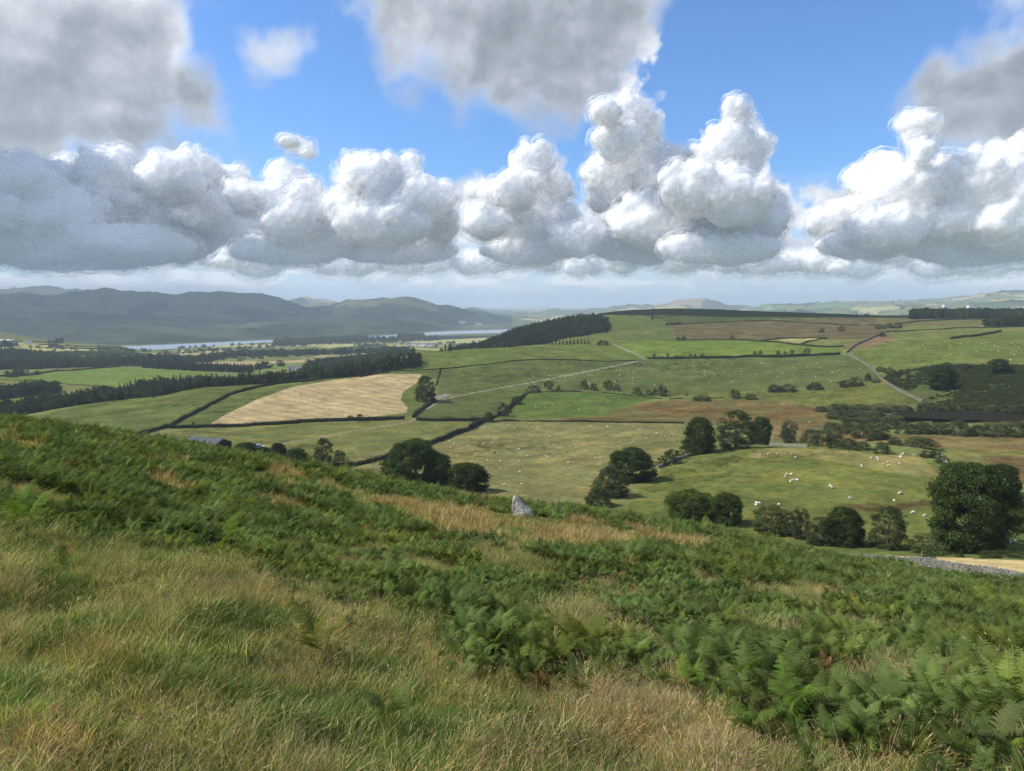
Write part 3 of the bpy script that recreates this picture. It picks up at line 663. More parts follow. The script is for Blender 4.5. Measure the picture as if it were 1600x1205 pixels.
def path_pts(pts, dmin, dmax, step):
    P = [at(x, y, dmin, dmax) for x, y in pts]; out = [P[0]]
    for a, b in zip(P[:-1], P[1:]):
        L = (b - a).to_2d().length; n = max(1, int(L / step))
        for i in range(1, n + 1):
            q = a.lerp(b, i / n); out.append(Vector((q.x, q.y, height(q.x, q.y))))
    return out
def hedge(pts, hm_, wm, label, dmin=250, dmax=3000, mat=None, lsize=.42, per=26, gaps=0., group=None, seed=1, name='hedge', rag=.3):
    rng = np.random.default_rng(seed); P = path_pts(pts, dmin, dmax, 1.2)
    C, N, S = [], [], []; parts = []
    pv_, hh = None, []
    for i, p in enumerate(P):
        q = P[min(i + 1, len(P) - 1)] - P[max(i - 1, 0)]; q.z = 0; q.normalize() if q.length else None
        side = np.array((-q.y, q.x, 0)); fw = np.array((q.x, q.y, 0))
        hi = .85 * hm_ * (1 - rag / 2 + rag * 2.2 * (fbm(np.array([i * .13]), np.array([seed * 3.1]), 3, seed)[0] - .25)); wi = wm * (.85 + .3 * rng.random())
        if gaps and fbm(np.array([i * .09]), np.array([seed * 7.7]), 2, seed + 9)[0] < gaps: hh.append(None); continue
        hh.append((np.array(p), side, hi, wi))
        n = per; a = rng.uniform(0, math.pi, n); r = rng.uniform(.75, 1.12, n)
        C.append(np.array(p) + side * (np.cos(a) * r * wi / 2)[:, None] + np.array((0, 0, 1)) * ((np.sin(a) ** .6) * r * hi)[:, None] + fw * rng.uniform(-.7, .7, n)[:, None])
        nn = side * np.cos(a)[:, None] + np.array((0, 0, 1)) * np.sin(a)[:, None] + rvec(rng, n) * .7; N.append(nn / np.linalg.norm(nn, axis=1, keepdims=True)); S.append(rng.uniform(.7, 1.3, n) * lsize)
    C, N, S = np.concatenate(C), np.concatenate(N), np.concatenate(S)
    V, Q = leaf_quads(C, N, S, rng); nl = len(Q); parts.append((V, Q))
    CV, CQ = [], []
    prof = [(-.30, -.2), (-.30, .45), (-.12, .72), (.12, .72), (.30, .45), (.30, -.2)]
    last = None
    for h in hh:
        if h is None: last = None; continue
        p, s, hi, wi = h; b = len(CV)
        for (a, z) in prof: CV.append(p + s * a * wi + np.array((0, 0, z * hi)))
        if last is not None:
            for k in range(5): CQ.append((last + k, last + k + 1, b + k + 1, b + k))
        last = b
    if CQ: parts.append((np.array(CV), np.array(CQ)))
    V, Q = merge(parts); me = new_mesh(name, V, Q, [mat or M_hedge, M_core])
    mi = np.zeros(len(Q), np.int32); mi[nl:] = 1; me.polygons.foreach_set('material_index', mi)
    return link(name, me, label=label, category=name.replace('_', ' '), group=group)
M_stone = None
def stone_mat(name, col, lich=(.55, .55, .48)):
    m, t, b = mat_new(name, .95, .2); g = t.node('ShaderNodeTexCoord'); v = g.outputs['Object']
    n, _ = t.noise(v, 1.1, 5, .65); n2, _ = t.noise(v, 9, 4, .6)
    c = t.mix(t.mapr(n, .35, .65), tuple(q * .6 for q in col), tuple(q * 1.25 for q in col))
    c = t.mix(t.mapr(n2, .52, .60), c, lich)
    t.put(b.inputs['Base Color'], c); bp = t.node('ShaderNodeBump'); bp.inputs['Distance'].default_value = .04; t.put(bp.inputs['Height'], n2); t.l.new(bp.outputs[0], b.inputs['Normal'])
    return m
M_stone = stone_mat('dry stone', (.20, .19, .16), (.34, .33, .27)); M_wallfar = plain('weathered wall stone', (.17, .155, .12), .95, .3, .8)
def stone_box(c, ax, ay, az_, rng, jit=.18):
    s = np.array([(i, j, k) for k in (-1, 1) for j in (-1, 1) for i in (-1, 1)], float) * .5
    s = s * (1 + rng.uniform(-jit, jit, s.shape)); V = c + s[:, :1] * ax + s[:, 1:2] * ay + s[:, 2:] * az_
    return V, np.array([(0, 2, 3, 1), (4, 5, 7, 6), (0, 1, 5, 4), (2, 6, 7, 3), (0, 4, 6, 2), (1, 3, 7, 5)])
def stone_wall(P, hm_, label, slen=.45, courses=4, mat=None, seed=3, w=.55, group=None):
    rng = np.random.default_rng(seed); parts = []
    acc = 0
    for a, b in zip(P[:-1], P[1:]):
        d = np.array(b - a); L = np.linalg.norm(d[:2]); 
        if L < .05: continue
        fw = d / np.linalg.norm(d); side = np.array((-fw[1], fw[0], 0)); side /= np.linalg.norm(side); up = np.array((0, 0, 1.))
        ch = hm_ / courses
        for c in range(courses):
            x = rng.uniform(-.2, 0) * slen
            while x < L:
                l = slen * rng.uniform(.6, 1.35); ww = w * (1.1 - .3 * c / courses) * rng.uniform(.9, 1.1)
                top = c == courses - 1
                hh = ch * (rng.uniform(.85, 1.5) if top else 1.02)
                if top: l *= .55; ww *= .8
                ctr = np.array(a) + fw * (x + l / 2) + up * (ch * c + hh / 2 - .12) + side * rng.uniform(-.03, .03)
                ax = fw * l * .97
                if top: ax = ax + up * rng.uniform(-.1, .1)
                parts.append(stone_box(ctr, ax, side * ww, up * hh * .98, rng)); x += l
    V, Q = merge(parts); return link('dry_stone_wall', new_mesh('dry_stone_wall', V, Q, mat or M_stone), label=label, category='wall', group=group)

# ------------------------------------------------------------------ instanced ground cover (stuff)
def proto_coll(name, objs):
    c = bpy.data.collections.new(name)
    for i, me in enumerate(objs):
        o = bpy.data.objects.new('%s_%02d' % (name, i), me); c.objects.link(o)
    return c
def stuff(name, label, pts, rot, scl, idx, coll, cat=None):
    pts = np.asarray(pts, np.float32); n = len(pts)
    me = bpy.data.meshes.new(name); me.vertices.add(n); me.vertices.foreach_set('co', pts.ravel())
    for an, ty, dat in (('rot', 'FLOAT_VECTOR', rot), ('scl', 'FLOAT_VECTOR', scl), ('idx', 'INT', idx)):
        a = me.attributes.new(an, ty, 'POINT')
        if ty == 'INT': a.data.foreach_set('value', np.asarray(dat, np.int32))
        else: a.data.foreach_set('vector', np.asarray(dat, np.float32).ravel())
    o = link(name, me, kind='stuff', label=label)
    ng = bpy.data.node_groups.new(name, 'GeometryNodeTree')
    ng.interface.new_socket('Geometry', in_out='INPUT', socket_type='NodeSocketGeometry'); ng.interface.new_socket('Geometry', in_out='OUTPUT', socket_type='NodeSocketGeometry')
    N_, L_ = ng.nodes, ng.links; gi, go = N_.new('NodeGroupInput'), N_.new('NodeGroupOutput')
    ci = N_.new('GeometryNodeCollectionInfo'); ci.inputs['Collection'].default_value = coll; ci.inputs['Separate Children'].default_value = True; ci.inputs['Reset Children'].default_value = True
    ip = N_.new('GeometryNodeInstanceOnPoints'); ip.inputs['Pick Instance'].default_value = True
    def na(nm, ty):
        q = N_.new('GeometryNodeInputNamedAttribute'); q.data_type = ty; q.inputs[0].default_value = nm; return q.outputs[0]
    L_.new(gi.outputs[0], ip.inputs['Points']); L_.new(ci.outputs[0], ip.inputs['Instance']); L_.new(na('idx', 'INT'), ip.inputs['Instance Index'])
    e2r = N_.new('FunctionNodeEulerToRotation'); L_.new(na('rot', 'FLOAT_VECTOR'), e2r.inputs[0]); L_.new(e2r.outputs[0], ip.inputs['Rotation'])
    L_.new(na('scl', 'FLOAT_VECTOR'), ip.inputs['Scale']); L_.new(ip.outputs[0], go.inputs[0])
    md = o.modifiers.new('scatter', 'NODES'); md.node_group = ng
    return o
def scatter(poly, dmin, dmax, step, seed, jit=.9):
    """world positions on the land whose pixel lies in poly"""
    rng = np.random.default_rng(seed)
    xs = [p[0] for p in poly]; a0, a1 = px_dir(min(xs), 600)[0] - .02, px_dir(max(xs), 600)[0] + .02
    cx = [r * math.sin(a) for r in (dmin, dmax) for a in np.linspace(a0, a1, 9)]; cy = [r * math.cos(a) for r in (dmin, dmax) for a in np.linspace(a0, a1, 9)]
    gx, gy = np.meshgrid(np.arange(min(cx), max(cx), step), np.arange(min(cy), max(cy), step))
    gx = gx + rng.uniform(-.5, .5, gx.shape) * step * jit; gy = gy + rng.uniform(-.5, .5, gy.shape) * step * jit
    gx, gy = gx.ravel(), gy.ravel(); d = np.hypot(gx, gy); az = np.arctan2(gx, gy)
    k = (d > dmin) & (d < dmax) & (az > a0) & (az < a1); gx, gy = gx[k], gy[k]
    if not len(gx): return np.zeros((0, 3))
    P = np.stack([gx, gy, heights(np.stack([gx, gy], 1))], 1)
    px, py = to_px(P); return P[inpoly(px, py, poly)]
def tree_stuff(name, label, P, kinds, smin, smax, seed, hfac=None):
    rng = np.random.default_rng(seed); ms = [p for k in kinds for p in PR[k]]
    for p in ms:
        if 'J' not in p: p['J'] = joined('j', p)
    n = len(P); s = rng.uniform(smin, smax, n); sc = np.stack([s * rng.uniform(.85, 1.2, n), s * rng.uniform(.85, 1.2, n), s * rng.uniform(.85, 1.15, n)], 1)
    return stuff(name, label, P - np.array((0, 0, .2)), np.stack([rng.normal(0, .03, n), rng.normal(0, .03, n), rng.uniform(0, 6.28, n)], 1), sc, rng.integers(0, len(ms), n), proto_coll(name + '_kinds', [p['J'] for p in ms]))
SC.cycles.transparent_max_bounces = 24

# ================================================================== cumulus banks far behind the hills (real size, 11 to 20 km away)
def vn3(P, s):
    I_ = np.floor(P); f = P - I_; f = f * f * (3 - 2 * f); I_ = I_.astype(np.int64); o = 0
    for dx in (0, 1):
        for dy in (0, 1):
            for dz in (0, 1):
                w_ = (f[:, 0] if dx else 1 - f[:, 0]) * (f[:, 1] if dy else 1 - f[:, 1]) * (f[:, 2] if dz else 1 - f[:, 2])
                o = o + w_ * hsh(I_[:, 0] + dx + (I_[:, 2] + dz) * 7919, I_[:, 1] + dy, s)
    return o
def fb3(P, octv, s, g=.55):
    o = 0; a = 1; t = 0
    for k in range(octv): o = o + a * vn3(P * 2 ** k + 13.7 * k, s + k); t += a; a *= g
    return o / t
import bmesh as _bm
def ico(sub):
    b = _bm.new(); _bm.ops.create_icosphere(b, subdivisions=sub, radius=1); v = np.array([q.co[:] for q in b.verts]); f = np.array([[q.index for q in k.verts] for k in b.faces]); b.free(); return v, f
ICO = {k: ico(k) for k in (2, 3, 4, 5)}
M_cloud = bpy.data.materials.new('cloud vapour'); M_cloud.use_nodes = True; _t = NT(M_cloud.node_tree); _b = _t.n['Principled BSDF']
_b.inputs['Base Color'].default_value = (1, .99, .975, 1); _b.inputs['Roughness'].default_value = 1; _b.inputs['Specular IOR Level'].default_value = 0
_b.inputs['Subsurface Weight'].default_value = 1; _b.inputs['Subsurface Radius'].default_value = (1, 1, 1); _b.inputs['Subsurface Scale'].default_value = 600
M_shell = []
for _k, (_a, _sc) in enumerate(((.50, .010), (.34, .006), (.22, .005))):
    m_ = bpy.data.materials.new('cloud fringe'); m_.use_nodes = True; _t = NT(m_.node_tree); _t.n.clear(); _g = _t.node('ShaderNodeNewGeometry')
    _n, _ = _t.noise(_g.outputs['Position'], _sc, 3, .6)
    _d = _t.node('ShaderNodeBsdfDiffuse'); _d.inputs[0].default_value = (.97, .97, .97, 1); _r = _t.node('ShaderNodeBsdfTranslucent'); _r.inputs[0].default_value = (.97, .97, .97, 1)
    _m = _t.node('ShaderNodeMixShader'); _m.inputs[0].default_value = .5; _t.l.new(_d.outputs[0], _m.inputs[1]); _t.l.new(_r.outputs[0], _m.inputs[2])
    _tr = _t.node('ShaderNodeBsdfTransparent'); _x = _t.node('ShaderNodeMixShader'); _t.put(_x.inputs[0], _t.mapr(_n, .38, .62, 0, _a)); _t.l.new(_tr.outputs[0], _x.inputs[1]); _t.l.new(_m.outputs[0], _x.inputs[2])
    _o = _t.node('ShaderNodeOutputMaterial'); _t.l.new(_x.outputs[0], _o.inputs[0]); M_shell.append(m_)
def remesh(me, vox):
    o = bpy.data.objects.new('t', me); COL.objects.link(o); md = o.modifiers.new('r', 'REMESH'); md.mode = 'VOXEL'; md.voxel_size = vox; md.use_smooth_shade = True
    sm = o.modifiers.new('s', 'SMOOTH'); sm.factor = .5; sm.iterations = 5
    m2 = bpy.data.meshes.new_from_object(o.evaluated_get(bpy.context.evaluated_depsgraph_get())); bpy.data.objects.remove(o); return m2
def cumulus(name, label, blobs, dist_, seed, base_px=430, fringe=1.0, kid=1.0):
    rng = np.random.default_rng(seed); SP = []                     # (centre, radii, level)
    for (x, y, rx, ry) in blobs:
        az, te = px_dir(x, y); dd = dist_ * rng.uniform(.93, 1.07); k = dd / F / math.cos(az) * 1.0
        c = np.array((dd * math.sin(az), dd * math.cos(az), dd * te)); a, h = rx * k * .80 * math.cos(az), ry * k * .80; b = min(a, 1.3 * h) * 1.1
        SP.append((c, np.array((a, b, h)), 4))
        r0 = min(a, h); n1 = int(kid * 15 * max(1, (a / h)) ** .8)
        for i in range(n1):
            d = rvec(rng, 1)[0]; d[1] = -abs(d[1]) * (1 if rng.random() < .8 else -1)
            if d[2] < -.05: d[2] *= -.8
            d /= np.linalg.norm(d)
            r1 = r0 * rng.uniform(.22, .46) ; c1 = c + d * np.array((a, b, h)) * rng.uniform(.74, .94)
            SP.append((c1, np.full(3, r1) * np.array((1, 1, rng.uniform(.8, 1.05))), 3))
            for j in range(6):
                e = rvec(rng, 1)[0]; e = e + d * .6; e /= np.linalg.norm(e)
                r2 = r1 * rng.uniform(.28, .55); SP.append((c1 + e * r1 * rng.uniform(.85, 1.05), np.full(3, r2), 2))
    Vs, Fs, o = [], [], 0; FC, FN = [], []
    for c, rr, lv in SP:
        v, f = ICO[lv]; Vs.append((c + v * rr, v, np.full(len(v), rr.min()))); Fs.append(f + o); o += len(v)
        if lv < 4:
            n = int(fringe * (70 if lv == 3 else 26)); d = rvec(rng, n); FC.append(c + d * rr * (1 + np.abs(rng.normal(0, .22, (n, 1))))); FN.append(d)
    V = np.concatenate([q[0] for q in Vs]); N = np.concatenate([q[1] for q in Vs]); Rm = np.concatenate([q[2] for q in Vs])
    s = dist_ * 26 / F
    n1 = fb3(V / s, 3, seed) - .5; n2 = 1 - 2 * np.abs(fb3(V / (s * .33), 3, seed + 9) - .5) - .7
    V = V + N * (n1 * np.minimum(s * .8, Rm * 1.1) + n2 * np.minimum(s * .22, Rm * .7))[:, None]
    Fq = np.concatenate(Fs)
    zb = dist_ * px_dir(800, base_px)[1] + (fb3(V / (s * 1.6), 3, seed + 5) - .5) * s * 1.9; lo = V[:, 2] < zb; V[lo, 2] = zb[lo] - (zb[lo] - V[lo, 2]) * .22
    u = dist_ / F; me = remesh(new_mesh(name, V, Fq, None, smooth=True), u * 2.0)
    nv = len(me.vertices); V = np.zeros(nv * 3, np.float32); me.vertices.foreach_get('co', V); V = V.reshape(-1, 3).astype(float); N = np.zeros(nv * 3, np.float32); me.vertices.foreach_get('normal', N); N = N.reshape(-1, 3)
    q1 = 1 - 2 * np.abs(fb3(V / (u * 13), 3, seed + 3) - .5) - .72
    V = V + N * (q1 * u * 2.4)[:, None]; nl = len(me.loops); nf = len(me.polygons)
    me.vertices.foreach_set('co', V.astype(np.float32).ravel()); me.materials.clear(); me.materials.append(M_cloud); me.update()
    me.polygons.foreach_set('use_smooth', np.ones(nf, bool)); ob = link(name, me, kind='structure', label=label)
    if fringe:
        me.vertices.foreach_get('normal', (nn := np.zeros(nv * 3, np.float32))); nn = nn.reshape(-1, 3)
        for k, off in enumerate((1.6, 4.2, 8.0)):
            m2 = me.copy(); w_ = (.15 + 1.7 * fb3(V / (u * 20), 3, seed + 20 + k))
            m2.vertices.foreach_set('co', (V + nn * (off * u * w_)[:, None]).astype(np.float32).ravel()); m2.materials.clear(); m2.materials.append(M_shell[k]); m2.update(); link('cloud_fringe', m2, ob)
    return ob
cumulus('cloud', 'white billowing cloud bank left of centre', [(300,268,52,26),(350,290,44,28),(385,312,32,26),(270,285,50,34),(330,330,60,40),(445,288,30,28),(432,320,36,36),(485,305,22,22),(470,350,56,44),(520,372,60,34),(395,362,60,34),(450,392,110,24)], 15000, 31, 434)
cumulus('cloud', 'tall heaped white cloud in the middle of the bank', [(585,290,46,44),(556,262,20,20),(640,258,17,17),(628,280,26,26),(655,318,50,40),(695,308,22,24),(600,350,92,44),(545,330,30,34),(690,352,34,30),(620,392,110,24)], 14000, 32, 434)
cumulus('cloud', 'domed white cloud with a smooth round top', [(833,256,34,32),(852,300,42,44),(808,300,36,36),(775,305,28,22),(745,300,16,12),(835,350,84,46),(760,350,40,30),(900,375,52,30),(820,394,90,22)], 13500, 33, 432)
cumulus('cloud', 'highest white cumulus with two towers', [(948,178,26,20),(982,176,32,26),(1010,196,26,24),(965,222,36,32),(1000,250,44,40),(955,285,44,40),(1040,285,48,44),(1146,170,17,17),(1160,180,16,18),(1156,202,24,26),(1138,232,40,32),(1168,235,30,34),(1110,252,30,28),(1165,262,24,34),(1090,298,64,46),(1150,315,56,46),(1040,350,100,50),(1185,352,46,34),(1205,330,22,34),(1000,388,90,26),(1120,388,110,26),(940,300,26,40)], 13000, 34, 430)
cumulus('cloud', 'broad low cumulus on the right', [(1424,194,20,13),(1446,192,16,11),(1436,212,18,16),(1442,236,16,20),(1385,262,34,17),(1352,280,26,20),(1450,292,64,36),(1400,315,70,44),(1305,345,38,22),(1285,352,24,16),(1540,290,66,44),(1600,275,50,40),(1500,345,100,40),(1600,345,90,50),(1380,362,70,28),(1350,384,80,20),(1520,388,120,22)], 14500, 35, 430)
cumulus('cloud', 'small ragged white cloud floating above the bank', [(452,222,18,8),(470,230,20,10),(482,240,12,7)], 12000, 36, 300, 2.2)
cumulus('cloud', 'grey shaded cloud mass at the left', [(30,300,70,40),(110,290,60,34),(180,275,60,30),(60,345,110,50),(180,330,90,50),(260,345,70,44),(120,385,200,32),(290,385,50,26),(-80,330,120,70)], 16500, 38, 430, kid=.8)
_r = np.random.default_rng(77)
for _i, (_x0, _x1, _lab) in enumerate(((330, 720, 'low hazy heap clouds behind the left of the bank'), (700, 1080, 'low hazy heap clouds under the domed cloud'), (1060, 1640, 'low hazy heap clouds over the right horizon'))):
    _bl = []
    for _x in np.arange(_x0, _x1, 26.): _bl.append((_x + _r.normal() * 8, 410 + _r.normal() * 7, _r.uniform(20, 40), _r.uniform(8, 19)))
    cumulus('cloud', _lab, _bl, 27000, 50 + _i, 436, kid=.8)

# ================================================================== trees, hedges, walls
# big trees of the near fields
place('oak', 1512, 858, 118, 116, 'largest dark spreading tree, trunk showing above the straw coloured strip', dmin=130)
place('oak', 1562, 772, 40, 58, 'dark low crown just behind the largest tree at the wall corner', dmin=170, v=1)
place('oak', 1624, 812, 36, 44, 'dark tree cut by the edge of the frame right of the largest tree', dmin=140, v=1)
place('thorn', 1555, 846, 34, 44, 'dark thorn under the far side of the largest tree beside two sheep', dmin=140, v=1)
place('lite', 1530, 856, 16, 60, 'low bright green bush at the foot of the largest tree', dmin=130, cat='bush', name='bush')
place('lite', 1600, 830, 40, 50, 'pale green bush at the frame edge behind two sheep', dmin=140, cat='bush', name='bush')
place('thorn', 1452, 863, 26, 70, 'brownish green spreading thorn between the sparse tree and the largest tree', dmin=130, v=1)
place('ash', 1386, 856, 60, 58, 'sparse grey-leaved tree standing alone left of the largest tree', dmin=130)
place('oak', 1317, 852, 56, 62, 'dark tree with a lit crown in the row above the bracken', dmin=130, v=1)
place('ash', 1285, 850, 40, 56, 'brownish leafy tree leaning on the left of the dark lit tree', dmin=130)
place('ash', 1250, 842, 48, 34, 'thin see-through tree between two bushier trees', dmin=130, v=1)
place('ash', 1228, 838, 42, 26, 'narrow dark tree left of the thin see-through tree', dmin=130, v=1)
place('ash', 1203, 832, 42, 62, 'rounded dark bushy tree above the bracken edge', dmin=130)
place('oak', 1135, 818, 48, 56, 'dark round crown behind the light green tree', dmin=130, v=1)
place('lite', 1078, 812, 46, 86, 'light yellow-green bushy tree above the bracken', dmin=130)
place('lite', 1110, 816, 34, 60, 'small light green bush in front of the dark round crown', dmin=125, cat='bush', name='bush')
place('oak', 986, 752, 54, 76, 'dark dome shaped tree casting shade on the sheep field', dmin=170)
place('ash', 955, 776, 48, 62, 'dull olive leafy tree in front of the dark dome shaped tree', dmin=150)
place('willow', 937, 790, 32, 54, 'low grey-green bush at the foot of the dull olive tree', dmin=140, cat='bush')
place('oak', 1092, 708, 56, 56, 'dark round tree at the left end of the three-tree clump', dmin=200, v=1)
place('ash', 1150, 700, 58, 62, 'tall greyer tree in the middle of the three-tree clump', dmin=200)
place('oak', 1188, 694, 42, 38, 'dark tree at the right end of the three-tree clump', dmin=200)
place('ash', 1232, 692, 34, 28, 'slim dull tree beside the brown scrub, right of the three-tree clump', dmin=200, v=1)
for i, (x, y, h, w) in enumerate(((1072, 712, 18, 34), (1050, 724, 24, 34), (1033, 728, 16, 20))):
    place('thorn', x, y, h, w, ('dark small thorn tree below the dark round tree', 'pale brownish bush on the field boundary', 'small pale bush at the wall end above the dark dome shaped tree')[i], dmin=180, v=1)
place('oak', 648, 756, 72, 92, 'big dark tree with several domes at the bracken edge', dmin=150)
place('oak', 685, 758, 50, 60, 'dark crown merging with the right of the big domed tree', dmin=150, v=1)
place('oak', 617, 748, 34, 58, 'lower dark crown merging with the left of the big domed tree', dmin=150, v=1)
place('oak', 730, 768, 46, 74, 'dark bushy tree right of the big domed tree', dmin=150, v=1)
place('ash', 506, 728, 44, 32, 'upright grey-green tree at the hedge corner', dmin=200)
place('thorn', 530, 728, 26, 30, 'dark thorn right of the upright grey-green tree', dmin=200)
place('oak', 435, 722, 30, 28, 'dark round tree right of the barn', dmin=220, v=1)
place('oak', 464, 728, 28, 38, 'dark wide tree between the round one and the upright grey-green one', dmin=220)
place('oak', 385, 716, 24, 46, 'dark flat-topped tree nearest the barn', dmin=220, v=1)
place('oak', 412, 722, 24, 26, 'small dark tree behind the bracken near the parked vehicle', dmin=220)
place('ash', 666, 628, 42, 38, 'lone tree at the corner of the stubble field', dmin=350)
place('thorn', 302, 668, 9, 6, 'tiny upright thorn on the hedge by the stubble field', dmin=350)
place('thorn', 548, 656, 8, 14, 'small bushy thorn on the stubble field hedge', dmin=350, v=1)
place('thorn', 562, 656, 10, 14, 'second small bushy thorn on the stubble field hedge', dmin=350)
# thorns along the middle boundary
for i, (x, y, h, w) in enumerate(((763, 658, 18, 22), (787, 648, 22, 24), (807, 630, 14, 22), (833, 611, 12, 30), (857, 606, 14, 20), (872, 608, 8, 10), (913, 606, 16, 18), (928, 608, 12, 16),
        (950, 607, 16, 20), (964, 609, 12, 14), (996, 616, 14, 20), (1014, 616, 10, 12), (1023, 617, 12, 12), (1036, 617, 18, 20), (1073, 617, 6, 5), (1149, 620, 14, 22), (1172, 622, 9, 24))):
    place('thorn', x, y + 2, h, w, 'dark hawthorn on the sparse field boundary below the sheep pasture', dmin=350, group='hawthorns along the middle field boundary', v=i)
for i, (x, y, h, w) in enumerate(((1098, 625, 9, 30), (1211, 611, 11, 26), (1232, 611, 12, 28), (1272, 608, 12, 24), (1281, 608, 8, 12), (1322, 603, 10, 26), (1336, 602, 14, 24), (1356, 594, 12, 10), (1368, 597, 6, 14))):
    place('bush', x, y + 1, h, w, 'dark rounded bush on the boundary running up to the stone wall', 'bush', dmin=350, group='bushes on the boundary below the green pasture', v=i)
# trees on the thick hedge under the bright field
for i, (x, y, h, w) in enumerate(((1022, 560, 8, 6), (1043, 560, 9, 6), (1057, 560, 6, 5), (1078, 560, 8, 7), (1086, 560, 8, 6), (1097, 560, 9, 8), (1179, 557, 9, 7), (1187, 557, 10, 9), (1216, 556, 9, 8), (1227, 556, 7, 6), (1237, 555, 9, 8), (1261, 554, 11, 10))):
    place('thorn', x, y, h, w, 'little round-headed tree growing in the dark hedge below the bright green field', dmin=450, group='hedge trees below the bright green field', v=i, parts=False)
for i, (x, y, h, w, l) in enumerate(((1060, 532, 6, 8, 'pair of thorns on the lower left edge of the brown moor'), (1068, 532, 7, 9, 'rounder thorn on the lower left edge of the brown moor'), (1144, 531, 8, 8, 'single thorn on the lower middle edge of the brown moor'),
        (1284, 520, 7, 9, 'round bush on the brown moor, left of two'), (1315, 517, 8, 10, 'round bush on the brown moor, right of two'), (1379, 526, 7, 10, 'dark bush where the moor meets the wall'),
        (1375, 514, 8, 14, 'dark bush at the left of the moor top clump'), (1388, 513, 8, 14, 'middle bush of the moor top clump'), (1402, 513, 9, 14, 'right bush of the moor top clump'), (942, 539, 8, 22, 'wide dark bush right of the front row of conifers'))):
    place('bush', x, y, h, w, l, 'bush', dmin=500, parts=False, v=i)
for x, y, h, w, l in ((646, 556, 16, 9, 'pointed conifer at the top end of the dark belt'), (696, 548, 13, 6, 'left spire of the two conifers on the green hilltop'), (703, 549, 16, 7, 'right spire of the two conifers on the green hilltop'), (690, 549, 6, 9, 'low bush beside the two hilltop conifers')):
    place('conifer' if 'bush' not in l else 'bush', x, y, h, w, l, 'tree' if 'bush' not in l else 'bush', dmin=640)
for i in range(22):
    x = 800 + i * 5.7; place('conifer', x, 539.5 - i * .09, 7.5 + 2 * rng0.random(), 5, 'dark young conifer in the single row on the skyline of the green field', dmin=740, group='row of young conifers below the plantation', v=i, parts=False)
place('bush', 1063, 487, 4, 5, 'tiny bush on the bare hilltop', 'bush', dmin=1200, parts=False)
place('bush', 160, 688, 9, 30, 'dark bush peeping over the bracken by the drumlin field', 'bush', dmin=200)
# scrub round the pond
g_w = 'willow scrub round the dark pond'
WL = [(1283, 641, 9, 24), (1310, 638, 9, 30), (1345, 638, 8, 34), (1380, 642, 8, 34), (1410, 641, 9, 30), (1450, 640.5, 14, 34), (1475, 640.5, 14, 34), (1500, 641, 11, 24), (1520, 641, 13, 34), (1548, 642, 11, 24), (1585, 643, 11, 34), (1612, 643, 12, 34),
      (1305, 652, 14, 34), (1325, 655, 16, 32), (1345, 655, 16, 36), (1370, 658, 18, 38), (1335, 666, 15, 34), (1362, 668, 18, 36), (1390, 668, 20, 36), (1400, 662, 14, 28), (1420, 676, 16, 34), (1440, 676, 18, 36), (1470, 676, 16, 34), (1498, 678, 22, 38), (1530, 679, 16, 34), (1558, 680, 18, 38), (1590, 680, 20, 44), (1625, 682, 18, 44),
      (1300, 672, 14, 26), (1320, 676, 17, 30), (1342, 682, 22, 30), (1365, 686, 18, 32), (1375, 684, 20, 28), (1265, 694, 26, 34), (1285, 694, 24, 38), (1305, 696, 20, 34), (1325, 699, 16, 34), (1345, 701, 13, 28), (1398, 693, 12, 26), (1438, 697, 15, 58), (1378, 707, 17, 26), (1228, 682, 15, 24)]
for i, (x, y, h, w) in enumerate(WL):
    place('willow', x, y + 2, h, w, 'rounded grey-green bush in the dense scrub around the dark pond', 'bush', dmin=255, group=g_w, v=i)
for i, (x, y, h, w) in enumerate(((1448, 712, 10, 24), (1462, 714, 12, 20), (1472, 722, 12, 24), (1480, 732, 12, 24), (1490, 740, 13, 30), (1505, 748, 16, 34), (1530, 748, 16, 40))):
    place('willow' if i > 1 else 'bush', x, y + 2, h, w, 'dark green bush lining the wall at the corner of the sheep field', 'bush', dmin=200, group='bushes beside the field corner wall', v=i)
place('bush', 1452, 876, 8, 30, 'low dark bush on the straw strip touching the dry stone wall', 'bush', dmin=96, dmax=130)
for i, (x, y, w) in enumerate(((1545, 872, 34), (1570, 870, 40), (1600, 872, 40), (1500, 871, 12))):
    place('bush', x, y, 9, w, 'low dark bush on the far edge of the straw strip', 'bush', dmin=112, group='low bushes beyond the straw strip', v=i)
# woods
def wd(name, label, poly, dmin, dmax, step, kinds, s0, s1, seed):
    P = scatter(poly, dmin, dmax, step, seed)
    if name == 'gorse_scrub':
        px, py = to_px(P); P = P[(fbm(P[:, 0] / 7, P[:, 1] / 5, 3, 55) + np.where(px > 1490, .12, -.02) - .25 * np.exp(-((px - 1465) / 50) ** 2 - ((py - 616) / 8) ** 2)) > .43]
    if len(P): tree_stuff(name, label, P, kinds, s0, s1, seed)
wd('conifer_belt', 'long dark conifer belt behind the drumlin and stubble fields', [(-80, 662), (-80, 640), (0, 642), (200, 616), (215, 606), (300, 600), (375, 598), (400, 600), (560, 586), (656, 562), (656, 580), (560, 602), (400, 617), (200, 636), (0, 654)], 600, 960, 4.6, ['conifer', 'far'], .55, 1.05, 2)
wd('hedge_wood', 'short dark wood at the left edge above the green strip', [(-60, 627), (0, 624), (60, 618), (92, 614), (92, 609), (0, 614), (-60, 618)], 650, 1150, 5.5, ['far'], .8, 1.1, 3)
wd('conifer_block', 'trim narrow block of young conifers in the valley', [(222, 575), (300, 580), (396, 583), (396, 577), (300, 573), (222, 569)], 1000, 1300, 4.8, ['conifer'], .65, .8, 4)
